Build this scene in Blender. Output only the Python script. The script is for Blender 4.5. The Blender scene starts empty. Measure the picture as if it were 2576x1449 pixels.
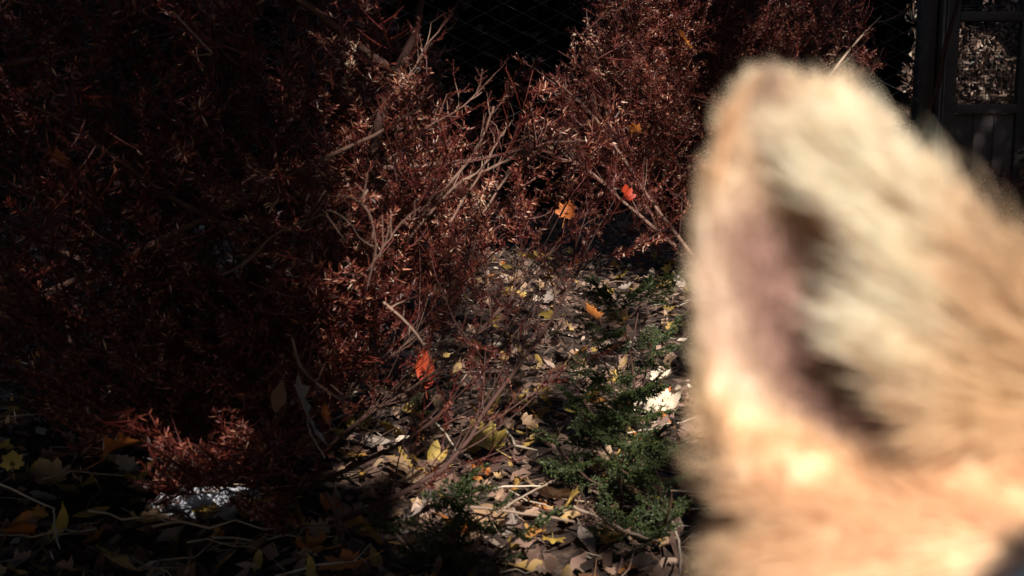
import bpy, bmesh, math, random
import numpy as np
from mathutils import Vector, Matrix

random.seed(7)
rng = np.random.default_rng(11)
R = math.radians
SC = bpy.context.scene
COL = SC.collection

# ------------------------------------------------------------------ camera
FPX = 2762.0                      # focal length in pixels of a 2576-wide frame
PITCH = R(8.7)
CAM = np.array([0.0, 0.0, 0.45])
cd = bpy.data.cameras.new('camera')
cd.sensor_width = 36.0
cd.lens = 36.0 * FPX / 2576.0
cd.clip_start = 0.01
cd.clip_end = 200
cd.dof.use_dof = True
cd.dof.focus_distance = 2.2
cd.dof.aperture_fstop = 12.5
cam = bpy.data.objects.new('camera', cd)
COL.objects.link(cam)
cam.location = CAM
cam.rotation_euler = (R(90) - PITCH, 0, 0)
SC.camera = cam

# ------------------------------------------------------------------ sky, sun, exposure
SUN_AZ, SUN_EL = R(171), R(37)    # azimuth clockwise from +Y
SUN = np.array([math.sin(SUN_AZ) * math.cos(SUN_EL), math.cos(SUN_AZ) * math.cos(SUN_EL), math.sin(SUN_EL)])
w = bpy.data.worlds.new('World')
SC.world = w
w.use_nodes = True
wn = w.node_tree
bg = wn.nodes['Background']
sky = wn.nodes.new('ShaderNodeTexSky')
sky.sky_type = 'NISHITA'
sky.sun_disc = False
sky.sun_elevation = SUN_EL
sky.sun_rotation = SUN_AZ
wn.links.new(sky.outputs[0], bg.inputs[0])
bg.inputs[1].default_value = 0.05
sl = bpy.data.lights.new('sun', 'SUN')
sl.energy = 5.0
sl.angle = R(0.53)
sl.color = (1.0, 0.94, 0.86)
so = bpy.data.objects.new('sun', sl)
COL.objects.link(so)
so.rotation_euler = Vector(SUN).to_track_quat('Z', 'Y').to_euler()
so.location = (-4, -6, 8)
SC.view_settings.view_transform = 'Standard'
SC.view_settings.look = 'None'
SC.view_settings.gamma = 1.0
SC.view_settings.exposure = 0.95
SC.render.engine = 'CYCLES'
SC.cycles.max_bounces = 6
SC.cycles.diffuse_bounces = 3

SP, CP = math.sin(PITCH), math.cos(PITCH)
def cam2w(x, d, z):
    """camera-frame right / forward / up to world"""
    x, d, z = np.broadcast_arrays(np.asarray(x, float), np.asarray(d, float), np.asarray(z, float))
    return np.stack([CAM[0] + x, CAM[1] + d * CP + z * SP, CAM[2] - d * SP + z * CP], -1)
def pix(px, py, d):
    px, py, d = (np.asarray(v, float) for v in (px, py, d))
    return cam2w((px - 1288) / FPX * d, d, -(py - 724.5) / FPX * d)
def proj(P):
    P = np.asarray(P, float) - CAM
    d = P[..., 1] * CP - P[..., 2] * SP
    z = P[..., 1] * SP + P[..., 2] * CP
    dd = np.where(d > 1e-4, d, 1e-4)
    return 1288 + P[..., 0] / dd * FPX, 724.5 - z / dd * FPX, d
def ground_at(px, py, h=0.0):
    """point of the ground seen at a pixel"""
    o = pix(px, py, 1.0) - CAM
    t = (h - CAM[2]) / o[2]
    return CAM + o * t

# ------------------------------------------------------------------ helpers
def tag(o, label=None, cat=None, group=None, kind=None):
    if label: o['label'] = label
    if cat: o['category'] = cat
    if group: o['group'] = group
    if kind: o['kind'] = kind
    return o
def empty(name, loc):
    o = bpy.data.objects.new(name, None)
    COL.objects.link(o)
    o.location = loc
    o.empty_display_size = 0.05
    return o
def obj(name, me, parent=None, loc=None):
    o = bpy.data.objects.new(name, me)
    COL.objects.link(o)
    if parent is not None:
        o.parent = parent
        if loc is None: loc = -np.array(parent.location)   # mesh given in world coordinates
    if loc is not None: o.location = loc
    return o
def mesh(name, V, F, mat=None, tint=None, smooth=False):
    """V (n,3); F list of arrays (m,k); tint per vertex float"""
    me = bpy.data.meshes.new(name)
    if isinstance(F, np.ndarray): F = [F]
    F = [np.asarray(f, np.int32) for f in F if len(f)]
    V = np.asarray(V, np.float32)
    me.vertices.add(len(V))
    me.vertices.foreach_set('co', V.ravel())
    nl = sum(f.size for f in F)
    me.loops.add(nl)
    me.loops.foreach_set('vertex_index', np.concatenate([f.ravel() for f in F]))
    starts, c = [], 0
    for f in F:
        k = f.shape[1]
        starts.append(c + np.arange(len(f)) * k)
        c += f.size
    starts = np.concatenate(starts)
    me.polygons.add(len(starts))
    me.polygons.foreach_set('loop_start', starts.astype(np.int32))
    if smooth: me.polygons.foreach_set('use_smooth', np.ones(len(starts), bool))
    me.update(calc_edges=True)
    me.validate()
    if tint is not None:
        a = me.attributes.new('tint', 'FLOAT', 'POINT')
        a.data.foreach_set('value', np.asarray(tint, np.float32))
    if mat: me.materials.append(mat)
    return me
def norm(v):
    v = np.asarray(v, float)
    return v / (np.linalg.norm(v, axis=-1, keepdims=True) + 1e-12)
def tube(pts, rad, sides=5):
    """tapered tube along a polyline -> V, F(quads)"""
    pts = np.asarray(pts, float); n = len(pts)
    rad = np.broadcast_to(np.asarray(rad, float), (n,))
    T = np.gradient(pts, axis=0); T = norm(T)
    up = np.array([0.13, 0.21, 0.97]) if abs(T[0] @ np.array([0, 0, 1])) < 0.9 else np.array([1.0, 0.1, 0])
    A = norm(np.cross(T, up)); B = np.cross(T, A)
    ang = np.arange(sides) / sides * 2 * math.pi
    V = pts[:, None] + rad[:, None, None] * (np.cos(ang)[None, :, None] * A[:, None] + np.sin(ang)[None, :, None] * B[:, None])
    V = V.reshape(-1, 3)
    i = np.arange(n - 1)[:, None] * sides + np.arange(sides)[None]
    j = np.arange(n - 1)[:, None] * sides + (np.arange(sides)[None] + 1) % sides
    F = np.stack([i, j, j + sides, i + sides], -1).reshape(-1, 4)
    return V, F
class Bag:
    def __init__(s): s.V, s.Q, s.T, s.t, s.n = [], [], [], [], 0
    def add(s, V, F, tint=0.0):
        V = np.asarray(V, float)
        F = np.asarray(F)
        (s.Q if F.shape[1] == 4 else s.T).append(F + s.n)
        s.V.append(V); s.n += len(V)
        s.t.append(np.broadcast_to(np.asarray(tint, float), (len(V),)))
    def arrays(s):
        return np.concatenate(s.V), [np.concatenate(x) for x in (s.Q, s.T) if x], np.concatenate(s.t)
    def build(s, name, mat, smooth=False):
        V, F, t = s.arrays()
        return mesh(name, V, F, mat, t, smooth)
def smooth_path(P, n):
    P = np.asarray(P, float)
    t = np.linspace(0, len(P) - 1, n)
    out = []
    for x in t:
        i = min(int(x), len(P) - 2); f = x - i
        p0 = P[max(i - 1, 0)]; p1 = P[i]; p2 = P[i + 1]; p3 = P[min(i + 2, len(P) - 1)]
        out.append(0.5 * ((2 * p1) + (-p0 + p2) * f + (2 * p0 - 5 * p1 + 4 * p2 - p3) * f * f + (-p0 + 3 * p1 - 3 * p2 + p3) * f ** 3))
    return np.array(out)
def box(bag, lo, hi, tint=0.0):
    lo = np.asarray(lo, float); hi = np.asarray(hi, float)
    V = np.array([[x, y, z] for x in (lo[0], hi[0]) for y in (lo[1], hi[1]) for z in (lo[2], hi[2])])
    F = np.array([[0, 1, 3, 2], [4, 6, 7, 5], [0, 4, 5, 1], [2, 3, 7, 6], [0, 2, 6, 4], [1, 5, 7, 3]])
    bag.add(V, F, tint)

# ------------------------------------------------------------------ materials
def mat_ramp(name, stops, rough=0.7, spec=0.3, noise=None, transl=0.0, objrand=0.0, bump=None):
    """colour by the 'tint' attribute (0..1) through a ramp, plus optional noise and per-object shift"""
    m = bpy.data.materials.new(name); m.use_nodes = True
    nt = m.node_tree; N = nt.nodes; L = nt.links
    p = N['Principled BSDF']
    at = N.new('ShaderNodeAttribute'); at.attribute_name = 'tint'
    src = at.outputs['Fac']
    if objrand:
        oi = N.new('ShaderNodeObjectInfo')
        mm = N.new('ShaderNodeMath'); mm.operation = 'MULTIPLY_ADD'; mm.inputs[1].default_value = objrand
        L.new(oi.outputs['Random'], mm.inputs[0]); L.new(src, mm.inputs[2]); src = mm.outputs[0]
    if noise:
        tc = N.new('ShaderNodeTexCoord')
        nz = N.new('ShaderNodeTexNoise'); nz.inputs['Scale'].default_value = noise[0]; nz.inputs['Detail'].default_value = 6
        L.new(tc.outputs['Object'], nz.inputs['Vector'])
        ma = N.new('ShaderNodeMath'); ma.operation = 'MULTIPLY_ADD'; ma.inputs[1].default_value = noise[1]
        sb = N.new('ShaderNodeMath'); sb.operation = 'SUBTRACT'; sb.inputs[1].default_value = 0.5
        L.new(nz.outputs[0], sb.inputs[0]); L.new(sb.outputs[0], ma.inputs[0]); L.new(src, ma.inputs[2]); src = ma.outputs[0]
    cr = N.new('ShaderNodeValToRGB')
    el = cr.color_ramp.elements
    while len(el) < len(stops): el.new(0.5)
    for e, (pos, c) in zip(el, stops): e.position = pos; e.color = (*c, 1)
    L.new(src, cr.inputs[0])
    L.new(cr.outputs[0], p.inputs['Base Color'])
    p.inputs['Roughness'].default_value = rough
    p.inputs['Specular IOR Level'].default_value = spec
    if bump:
        tc = N.new('ShaderNodeTexCoord')
        nz = N.new('ShaderNodeTexNoise'); nz.inputs['Scale'].default_value = bump[0]; nz.inputs['Detail'].default_value = 5
        L.new(tc.outputs['Object'], nz.inputs['Vector'])
        b = N.new('ShaderNodeBump'); b.inputs['Strength'].default_value = bump[1]; b.inputs['Distance'].default_value = bump[2]
        L.new(nz.outputs[0], b.inputs['Height']); L.new(b.outputs[0], p.inputs['Normal'])
    if transl:
        tr = N.new('ShaderNodeBsdfTranslucent'); L.new(cr.outputs[0], tr.inputs[0])
        mx = N.new('ShaderNodeMixShader'); mx.inputs[0].default_value = transl
        L.new(p.outputs[0], mx.inputs[1]); L.new(tr.outputs[0], mx.inputs[2])
        L.new(mx.outputs[0], N['Material Output'].inputs[0])
    return m

M_NEEDLE = mat_ramp('dead_needles', [(0, (0.028, 0.0035, 0.002)), (0.4, (0.090, 0.014, 0.009)), (0.62, (0.20, 0.050, 0.030)), (0.82, (0.40, 0.17, 0.10)), (1, (0.72, 0.52, 0.37))], rough=0.45, spec=0.5, transl=0.12)
M_BARK = mat_ramp('twig_bark', [(0, (0.05, 0.022, 0.016)), (0.5, (0.14, 0.075, 0.055)), (1, (0.42, 0.30, 0.22))], rough=0.8, noise=(60, 0.35), bump=(180, 0.5, 0.001))
M_GREEN = mat_ramp('scale_leaves', [(0, (0.014, 0.020, 0.006)), (0.55, (0.036, 0.056, 0.013)), (0.85, (0.10, 0.13, 0.035)), (1, (0.14, 0.10, 0.04))], rough=0.5, spec=0.4, transl=0.15)
M_HEDGE = mat_ramp('shade_dark_evergreen', [(0, (0.004, 0.006, 0.004)), (1, (0.018, 0.018, 0.014))], rough=0.8, spec=0.1)  # near-black leaf colour stands in for deep shade on the hedge
M_CHIP = mat_ramp('litter', [(0, (0.022, 0.013, 0.010)), (0.35, (0.085, 0.048, 0.036)), (0.65, (0.20, 0.12, 0.088)), (0.88, (0.34, 0.23, 0.17)), (1, (0.56, 0.45, 0.35))], rough=0.75)
M_STRAW = mat_ramp('straw', [(0, (0.11, 0.065, 0.045)), (0.5, (0.25, 0.17, 0.12)), (1, (0.60, 0.50, 0.38))], rough=0.65, noise=(90, .4), objrand=0.3)
M_STEEL = mat_ramp('galvanised_wire', [(0, (0.07, 0.065, 0.07)), (1, (0.40, 0.38, 0.40))], rough=0.5)
M_WOOD = mat_ramp('weathered_wood', [(0, (0.05, 0.042, 0.044)), (0.5, (0.12, 0.10, 0.095)), (1, (0.26, 0.24, 0.23))], rough=0.85, noise=(25, 0.5), bump=(60, 0.4, 0.002))
M_STONE = mat_ramp('pale_stone', [(0, (0.22, 0.22, 0.26)), (1, (0.62, 0.62, 0.66))], rough=0.8, noise=(30, 0.4), bump=(90, 0.5, 0.002))

def leaf_mat(name, c0, c1, c2):
    return mat_ramp(name, [(0.1, c0), (0.5, c1), (0.9, c2)], rough=0.5, spec=0.4, noise=(45, 0.7), transl=0.25, bump=(120, 0.35, 0.001))
M_LEAF = {
    'tan': leaf_mat('tan_leaf', (0.24, 0.13, 0.07), (0.40, 0.25, 0.14), (0.56, 0.42, 0.28)),
    'yellow': leaf_mat('yellow_leaf', (0.30, 0.17, 0.03), (0.50, 0.33, 0.07), (0.66, 0.50, 0.16)),
    'orange': leaf_mat('orange_leaf', (0.26, 0.06, 0.012), (0.48, 0.14, 0.03), (0.62, 0.28, 0.07)),
    'red': leaf_mat('red_leaf', (0.26, 0.025, 0.010), (0.45, 0.045, 0.015), (0.55, 0.10, 0.03)),
    'grey': leaf_mat('grey_brown_leaf', (0.14, 0.10, 0.085), (0.28, 0.21, 0.175), (0.42, 0.35, 0.30)),
    'cream': leaf_mat('cream_leaf', (0.45, 0.34, 0.24), (0.68, 0.56, 0.42), (0.82, 0.72, 0.58)),  # pale tone for leaves that imitate a sun patch
    'brown': leaf_mat('brown_leaf', (0.10, 0.045, 0.025), (0.20, 0.095, 0.05), (0.32, 0.18, 0.10)),
}

# ------------------------------------------------------------------ leaf meshes
def leaf_outline(kind):
    if kind == 'maple':
        r = [(0, .12), (16, .50), (26, .46), (36, .66), (46, .62), (54, .55), (60, .60), (70, .78), (76, .74), (84, .86), (92, .70), (100, .58),
             (110, .60), (118, .76), (124, .74), (132, .92), (140, .72), (150, .64), (158, .76), (166, .76), (173, .86), (180, 1.0)]
        pts = [(math.sin(R(a)) * q, -math.cos(R(a)) * q) for a, q in r]
        left = [(-x, y) for x, y in pts[-2:0:-1]]
        return pts + left
    if kind == 'oval':
        n = 9
        s = [(0.46 * math.sin(math.pi * i / n) ** 0.8 * (1 - 0.25 * i / n) + (0.02 if i % 2 else 0), -0.9 + 1.9 * i / n) for i in range(n + 1)]
        return s + [(-x, y) for x, y in s[-2:0:-1]]
    if kind == 'lobed':   # oak-like
        s = [(0, -1.0), (.12, -.75), (.30, -.62), (.18, -.42), (.46, -.25), (.26, -.05), (.52, .18), (.28, .38), (.38, .62), (.14, .72), (0, .95)]
        return s + [(-x, y) for x, y in s[-2:0:-1]]
def leaf_mesh(kind, mat, seed, curl=0.5, size=1.0, warp=0.15):
    q = random.Random(seed)
    o = np.array(leaf_outline(kind)) * (1 + 0.06 * np.array([[q.uniform(-1, 1)] * 2 for _ in range(len(leaf_outline(kind)))]))
    n = len(o)
    rings = [0.0, 0.4, 0.72, 1.0]
    c = np.array([0, -0.12])
    V = [np.array([[c[0], c[1]]])] + [c + (o - c) * k for k in rings[1:]]
    V = np.concatenate(V)
    x, y = V[:, 0], V[:, 1]
    ph = q.uniform(0, 6)
    z = curl * (0.55 * x ** 2 + 0.30 * y ** 2 * q.choice([-1, 1])) + warp * np.sin(3.1 * x + ph) * np.cos(2.7 * y + ph * 1.7) \
        + 0.05 * np.abs(np.sin(7 * np.arctan2(x, y + 0.4))) * np.hypot(x, y)
    P = np.stack([x, y, z], -1) * size
    T = [[0, 1 + i, 1 + (i + 1) % n] for i in range(n)]
    Q = []
    for r in range(2):
        for i in range(n):
            a = 1 + r * n + i; b = 1 + r * n + (i + 1) % n
            Q.append([a, a + n, b + n, b])
    t = np.full(len(P), 0.35 + 0.3 * q.random())
    bag_V = [P]; nv = len(P)
    # stalk
    base = P[0] + np.array([0, -0.1, 0]) * size
    sv, sf = tube(smooth_path([P[0], [0, -0.55 * size, 0.02 * size], [0.08 * size, -1.25 * size, 0.12 * size]], 5), [0.018 * size] * 5, 4)
    F = [np.concatenate([np.array(Q), sf + nv]), np.array(T)]
    V = np.concatenate([P, sv])
    t = np.concatenate([t, np.full(len(sv), 0.8)])
    me = mesh(kind + '_leaf', V, F, mat, t, smooth=True)
    return me
LEAVES = []
sd = 0
for col, kinds in (('tan', ['maple', 'oval', 'maple', 'lobed']), ('yellow', ['maple', 'oval', 'maple']), ('orange', ['maple', 'oval']),
                   ('grey', ['maple', 'oval', 'lobed']), ('brown', ['maple', 'lobed', 'oval'])):
    for k in kinds:
        sd += 1
        LEAVES.append((col, leaf_mesh(k, M_LEAF[col], sd, curl=random.uniform(0.3, 1.1))))

# ------------------------------------------------------------------ ground
def gz(x, y):
    x = np.asarray(x, float); y = np.asarray(y, float)
    return 0.012 * np.sin(3.1 * x + 1.3) * np.cos(2.3 * y) + 0.006 * np.sin(11 * x + 4 * y) + 0.004 * np.cos(17 * y - 6 * x)
def ground_sheet():
    xs = np.concatenate([np.linspace(-60, -3.5, 12), np.linspace(-3.2, 4.2, 120), np.linspace(4.6, 60, 12)])
    ys = np.concatenate([np.linspace(-60, -1.6, 12), np.linspace(-1.3, 7.8, 140), np.linspace(8.2, 80, 12)])
    X, Y = np.meshgrid(xs, ys, indexing='ij')
    V = np.stack([X, Y, gz(X, Y)], -1).reshape(-1, 3)
    nx, ny = len(xs), len(ys)
    i = (np.arange(nx - 1)[:, None] * ny + np.arange(ny - 1)[None]).ravel()
    F = np.stack([i, i + ny, i + ny + 1, i + 1], -1)
    m = mat_ramp('soil', [(0.1, (0.012, 0.008, 0.006)), (0.5, (0.05, 0.03, 0.022)), (0.9, (0.15, 0.095, 0.07))], rough=0.95, noise=(38, 1.6), bump=(70, 0.9, 0.01))
    me = mesh('ground', V, F, m, np.full(len(V), 0.45), smooth=True)
    return obj('ground', me)
ground = tag(ground_sheet(), 'dark leaf covered garden soil under the dead bushes', kind='structure')

# small crumbled litter: chips, needles, leaf scraps
def litter():
    b = Bag()
    def scatter(n, xr, yr, l, wd, hi, tint, tilt, ybias=1.0):
        x = rng.uniform(*xr, n); y = yr[0] + (yr[1] - yr[0]) * rng.random(n) ** ybias
        keep = np.abs(x) < 0.52 * y + 0.9
        x, y = x[keep], y[keep]; n = len(x)
        z = gz(x, y) + rng.uniform(0.001, hi, n)
        yaw = rng.uniform(0, 2 * math.pi, n); pt = rng.normal(0, tilt, n); rl = rng.normal(0, tilt * 1.3, n)
        L = rng.uniform(*l, n); W = rng.uniform(*wd, n)
        d = np.stack([np.cos(yaw) * np.cos(pt), np.sin(yaw) * np.cos(pt), np.sin(pt)], -1)
        s = np.stack([-np.sin(yaw) * np.cos(rl), np.cos(yaw) * np.cos(rl), np.sin(rl)], -1)
        u = np.cross(d, s)
        P = np.stack([x, y, z], -1)
        V = np.stack([P - d * L[:, None], P - s * W[:, None] + u * W[:, None] * .3, P + d * L[:, None], P + s * W[:, None] - u * W[:, None] * .2], 1)
        V += rng.normal(0, 0.12, V.shape) * W[:, None, None]
        F = np.arange(4 * n).reshape(n, 4)
        b.add(V.reshape(-1, 3), F, np.repeat(np.clip(rng.normal(*tint, n), 0, 1), 4))
    scatter(34000, (-2.2, 2.4), (0.1, 4.6), (0.008, 0.022), (0.003, 0.009), 0.018, (0.45, 0.25), 0.35, 1.4)
    scatter(20000, (-2.2, 2.4), (0.1, 4.6), (0.010, 0.030), (0.0007, 0.0014), 0.022, (0.55, 0.28), 0.25, 1.4)
    scatter(3000, (-1.6, 1.6), (0.7, 3.4), (0.008, 0.020), (0.005, 0.012), 0.02, (0.5, 0.25), 0.55, 1.2)
    scatter(6000, (-4, 4.5), (4.2, 8.5), (0.02, 0.05), (0.01, 0.025), 0.04, (0.5, 0.25), 0.4)
    return b.build('leaf_litter', M_CHIP)
tag(obj('leaf_litter', litter()), 'crumbled dry litter of chips, needles and leaf scraps on the soil', kind='stuff')

def small_leaves():
    tm = []
    for m in (LEAVES[0][1], LEAVES[1][1], LEAVES[3][1], LEAVES[5][1], LEAVES[7][1], LEAVES[9][1]):
        V = np.empty(len(m.vertices) * 3, np.float32); m.vertices.foreach_get('co', V); V = V.reshape(-1, 3)
        Q = np.array([list(p.vertices) for p in m.polygons if len(p.vertices) == 4]); T = np.array([list(p.vertices) for p in m.polygons if len(p.vertices) == 3])
        tm.append((V, Q, T))
    b = Bag()
    for i in range(2600):
        y = 0.8 + 3.4 * random.random() ** 1.4; x = random.uniform(-.5 * y - .1, .46 * y)
        V, Q, T = tm[i % 6]
        s = random.uniform(.008, .024)
        M = np.array((Matrix.Rotation(random.uniform(0, 6.28), 3, 'Z') @ Matrix.Rotation(random.gauss(0, .55), 3, 'X') @ Matrix.Rotation(random.gauss(0, .55), 3, 'Y')))
        W = V.copy(); W[:, 2] *= random.uniform(.6, 2.2); W[:, 0] *= random.uniform(.6, 1)
        W = W @ M.T * s + np.array([x, y, float(gz(x, y)) + .008 + random.uniform(0, .018)])
        t = random.random(); n0 = b.n
        b.add(W, Q, t)
        b.T.append(T + n0)
    return b.build('leaf_litter', mat_ramp('small_leaves', [(0, (.06, .032, .024)), (.35, (.17, .10, .07)), (.62, (.32, .20, .13)), (.78, (.36, .23, .06)), (.9, (.46, .30, .08)), (1, (.34, .10, .025))], rough=.6, noise=(70, .25), transl=.2), True)
tag(obj('leaf_litter', small_leaves()), 'small dry leaves of many colours strewn over the soil', kind='stuff')
def put_leaf(name, me, P, size, rz, tilt, roll, parent=None):
    o = bpy.data.objects.new(name, me); COL.objects.link(o)
    o.location = P; o.scale = (size,) * 3
    o.rotation_euler = (tilt, roll, rz)
    if parent: o.parent = parent
    return o
# larger leaves lying on the soil, each a piece of the ground
spots = []
tries = 0
while len(spots) < 290 and tries < 9000:
    tries += 1
    y = 0.85 + 3.1 * random.random() ** 1.5
    x = random.uniform(-0.5 * y - 0.1, 0.42 * y)
    if min([(x - a) ** 2 + (y - c) ** 2 for a, c in spots] or [9]) < 0.026 ** 2 * (1 + y * 0.5): continue
    spots.append((x, y))
for x, y in spots:
    wts = {'tan': 5, 'yellow': 5.5 if x > -0.3 else 1.2, 'orange': 1.2, 'grey': 5, 'brown': 4}
    col = random.choices(list(wts), list(wts.values()))[0]
    me = random.choice([m for c, m in LEAVES if c == col])
    s = random.uniform(0.018, 0.036)
    put_leaf('leaf', me, (x, y, float(gz(x, y)) + 0.012 + random.uniform(0, 0.014)), s, random.uniform(0, 6.28), random.gauss(0, 0.42), random.gauss(0, 0.42), ground)

SUNPATCH_LEAVES = [leaf_mesh(k, M_LEAF['cream'], 90 + i, curl=1.0) for i, k in enumerate(('oval', 'maple', 'lobed'))]  # pale leaves clustered to stand in for a pool of sunlight
for i in range(16):
    P = ground_at(random.uniform(1610, 1715), random.uniform(965, 1085))
    put_leaf('leaf', SUNPATCH_LEAVES[i % 3], (P[0], P[1], float(gz(P[0], P[1])) + .03), random.uniform(.016, .028), random.uniform(0, 6.28), random.uniform(.2, .9), random.gauss(0, .4), ground)
# thin sticks and straws lying about, pieces of the ground
STICKS = []
for k in range(7):
    q = random.Random(50 + k)
    L = 0.5
    P = [(-L, 0, 0)] + [(-L + 2 * L * (i + 1) / 5, q.uniform(-.05, .05), q.uniform(-.02, .03)) for i in range(5)]
    P = np.array(P) + np.array([[0, q.uniform(-.07, .07), 0] for _ in P])
    V, F = tube(P, np.linspace(0.013, 0.006, 6) * q.uniform(0.5, 1.2), 4)
    bb = Bag(); bb.add(V, F, 0.15 + 0.5 * q.random())
    STICKS.append(bb.build('straw_stick', M_STRAW, True))
for i in range(120):
    y = 0.9 + 2.4 * random.random() ** 1.6
    x = random.uniform(-0.5 * y, 0.36 * y)
    o = bpy.data.objects.new('stick', STICKS[i % 7]); COL.objects.link(o)
    s = random.uniform(0.05, 0.17)
    o.scale = (s, s, s); o.location = (x, y, float(gz(x, y)) + random.uniform(0.015, 0.035))
    o.rotation_euler = (0, random.gauss(0, 0.12), random.gauss(0.25, 0.75)); o.parent = ground

# ------------------------------------------------------------------ conifer shoots
def needle_quads(P0, D, N, L, Wd, tint):
    """P0 root, D direction, N width-ish vector"""
    s = norm(np.cross(D, N))
    mid = P0 + D * (L * 0.5)[:, None]
    V = np.stack([P0, mid + s * Wd[:, None], P0 + D * L[:, None], mid - s * Wd[:, None]], 1).reshape(-1, 3)
    F = np.arange(len(V)).reshape(-1, 4)
    return V, F, np.repeat(tint, 4)
def shoot_template(seed, n_side, dens=1.0, needle=0.016, bare=False):
    q = np.random.default_rng(seed)
    b = Bag()
    axes = [(np.array([[0, 0, 0], [0.04, 0.004, 0.003], [0.085, 0.0, 0.010], [0.13, -0.006, 0.020]]), 0.13)]
    for i in range(n_side):
        f = 0.25 + 0.6 * (i + 0.5) / n_side
        base = np.array([0.13 * f, 0, 0.02 * f])
        sd_ = 1 if i % 2 else -1
        dr = norm(np.array([0.65, sd_ * 0.75, q.uniform(-0.25, 0.35)]))
        ln = q.uniform(0.045, 0.075) * (1.15 - 0.5 * f)
        axes.append((np.array([base, base + dr * ln * 0.5, base + dr * ln + np.array([0, 0, 0.006])]), ln))
    for ax, ln in axes:
        pth = smooth_path(ax, 6)
        V, F = tube(pth, np.linspace(0.0015, 0.0007, 6), 3)
        b.add(V, F, -2.0 + 0.0)
        n = int(ln / 0.0016 * dens * (0.12 if bare else 1))
        if n < 1: continue
        t = q.random(n) * 0.97 + 0.03
        idx = t * 5; i0 = np.minimum(idx.astype(int), 4); f = (idx - i0)[:, None]
        P = pth[i0] * (1 - f) + pth[i0 + 1] * f
        T = norm(pth[i0 + 1] - pth[i0])
        up = np.array([0, 0, 1.0])
        A = norm(np.cross(T, up)); B = np.cross(A, T)
        ph = q.uniform(0, 2 * math.pi, n)
        lat = A * (np.cos(ph) * 1.25)[:, None] + B * (np.sin(ph) * 0.9)[:, None]
        D = norm(lat * q.uniform(0.7, 1.1, n)[:, None] + T * q.uniform(0.25, 0.9, n)[:, None])
        L = needle * q.uniform(0.65, 1.15, n) * (1 - 0.35 * t)
        V, F, tt = needle_quads(P, D, T + q.normal(0, .3, (n, 3)), L, np.full(n, 0.00085) * q.uniform(.8, 1.3, n), np.clip(q.normal(0.42, 0.20, n), 0, 1))
        b.add(V, F, tt)
    V, F, t = b.arrays()
    return V, F, t
def split_bark(V, F, t, shift=0.0):
    """one mesh with needle tint; stems carry negative tint -> mapped to a dark bark tone"""
    return np.where(t < -1, 0.35, np.clip(t + shift, 0, 1))
TEMPL = [shoot_template(s, ns, dn, nl, br) for s, ns, dn, nl, br in
         [(1, 3, 1.0, .016, False), (2, 4, .9, .015, False), (3, 2, 1.1, .018, False), (4, 3, .6, .014, False), (5, 4, 1, .013, False), (6, 4, 1, .015, True)]]
TEMPL_FAR = [shoot_template(s, ns, dn, nl, br) for s, ns, dn, nl, br in
             [(21, 3, .55, .017, False), (22, 4, .5, .018, False), (23, 3, .4, .015, False), (24, 4, 1, .015, True)]]
def orient(D, roll):
    D = norm(D)
    up = np.tile(np.array([0, 0, 1.0]), (len(D), 1))
    S = norm(np.cross(up, D)); U = np.cross(D, S)
    c, s = np.cos(roll)[:, None], np.sin(roll)[:, None]
    return D, S * c + U * s, U * c - S * s
def inst(templates, P, D, scale, tintshift, wts=None):
    """numpy instancing into one big mesh"""
    b = Bag(); n = len(P)
    which = rng.choice(len(templates), n, p=wts)
    X, Y, Z = orient(D, rng.uniform(-0.9, 0.9, n))
    for k, (V, F, t) in enumerate(templates):
        ii = np.nonzero(which == k)[0]
        if not len(ii): continue
        Mx = np.stack([X[ii], Y[ii], Z[ii]], 1) * scale[ii][:, None, None]
        VV = np.einsum('vk,nkj->nvj', V, Mx) + P[ii][:, None]
        base = (np.arange(len(ii)) * len(V))[:, None, None]
        for f in F:
            b_F = (f[None] + base).reshape(-1, f.shape[1])
            (b.Q if f.shape[1] == 4 else b.T).append(b_F + b.n)
        tt = np.where(t[None] < -1, 0.35, np.clip(t[None] + tintshift[ii][:, None], 0, 1))
        b.V.append(VV.reshape(-1, 3)); b.t.append(tt.ravel()); b.n += VV.shape[0] * VV.shape[1]
    return b
SHOOT_ME = []
for k, (V, F, t) in enumerate(TEMPL):
    for sh in (-0.1, 0.08):
        SHOOT_ME.append(mesh('needle_shoot', V, F, M_NEEDLE, split_bark(V, F, t, sh)))

def in_poly(px, py, poly):
    poly = np.asarray(poly, float); c = np.zeros(len(px), bool); j = len(poly) - 1
    for i in range(len(poly)):
        xi, yi = poly[i]; xj, yj = poly[j]
        m = ((yi > py) != (yj > py)) & (px < (xj - xi) * (py - yi) / (yj - yi + 1e-9) + xi)
        c ^= m; j = i
    return c

def place_shoot(parent, P, D, s):
    X, Y, Z = orient(np.array([D]), np.array([random.uniform(-.9, .9)]))
    M = Matrix(np.vstack([np.column_stack([X[0] * s, Y[0] * s, Z[0] * s, P]), [0, 0, 0, 1]]).tolist())
    o = bpy.data.objects.new('shoot', random.choice(SHOOT_ME)); COL.objects.link(o)
    o.parent = parent
    o.matrix_local = Matrix.Translation(-parent.location) @ M
    return o

def woody(bag, P, r0, r1, n=10, sides=6, tint=0.3, jitter=0.0):
    pth = smooth_path(P, n)
    if jitter: pth[1:-1] += rng.normal(0, jitter, (n - 2, 3))
    V, F = tube(pth, np.linspace(r0, r1, n), sides)
    bag.add(V, F, tint)
    return pth

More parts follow.
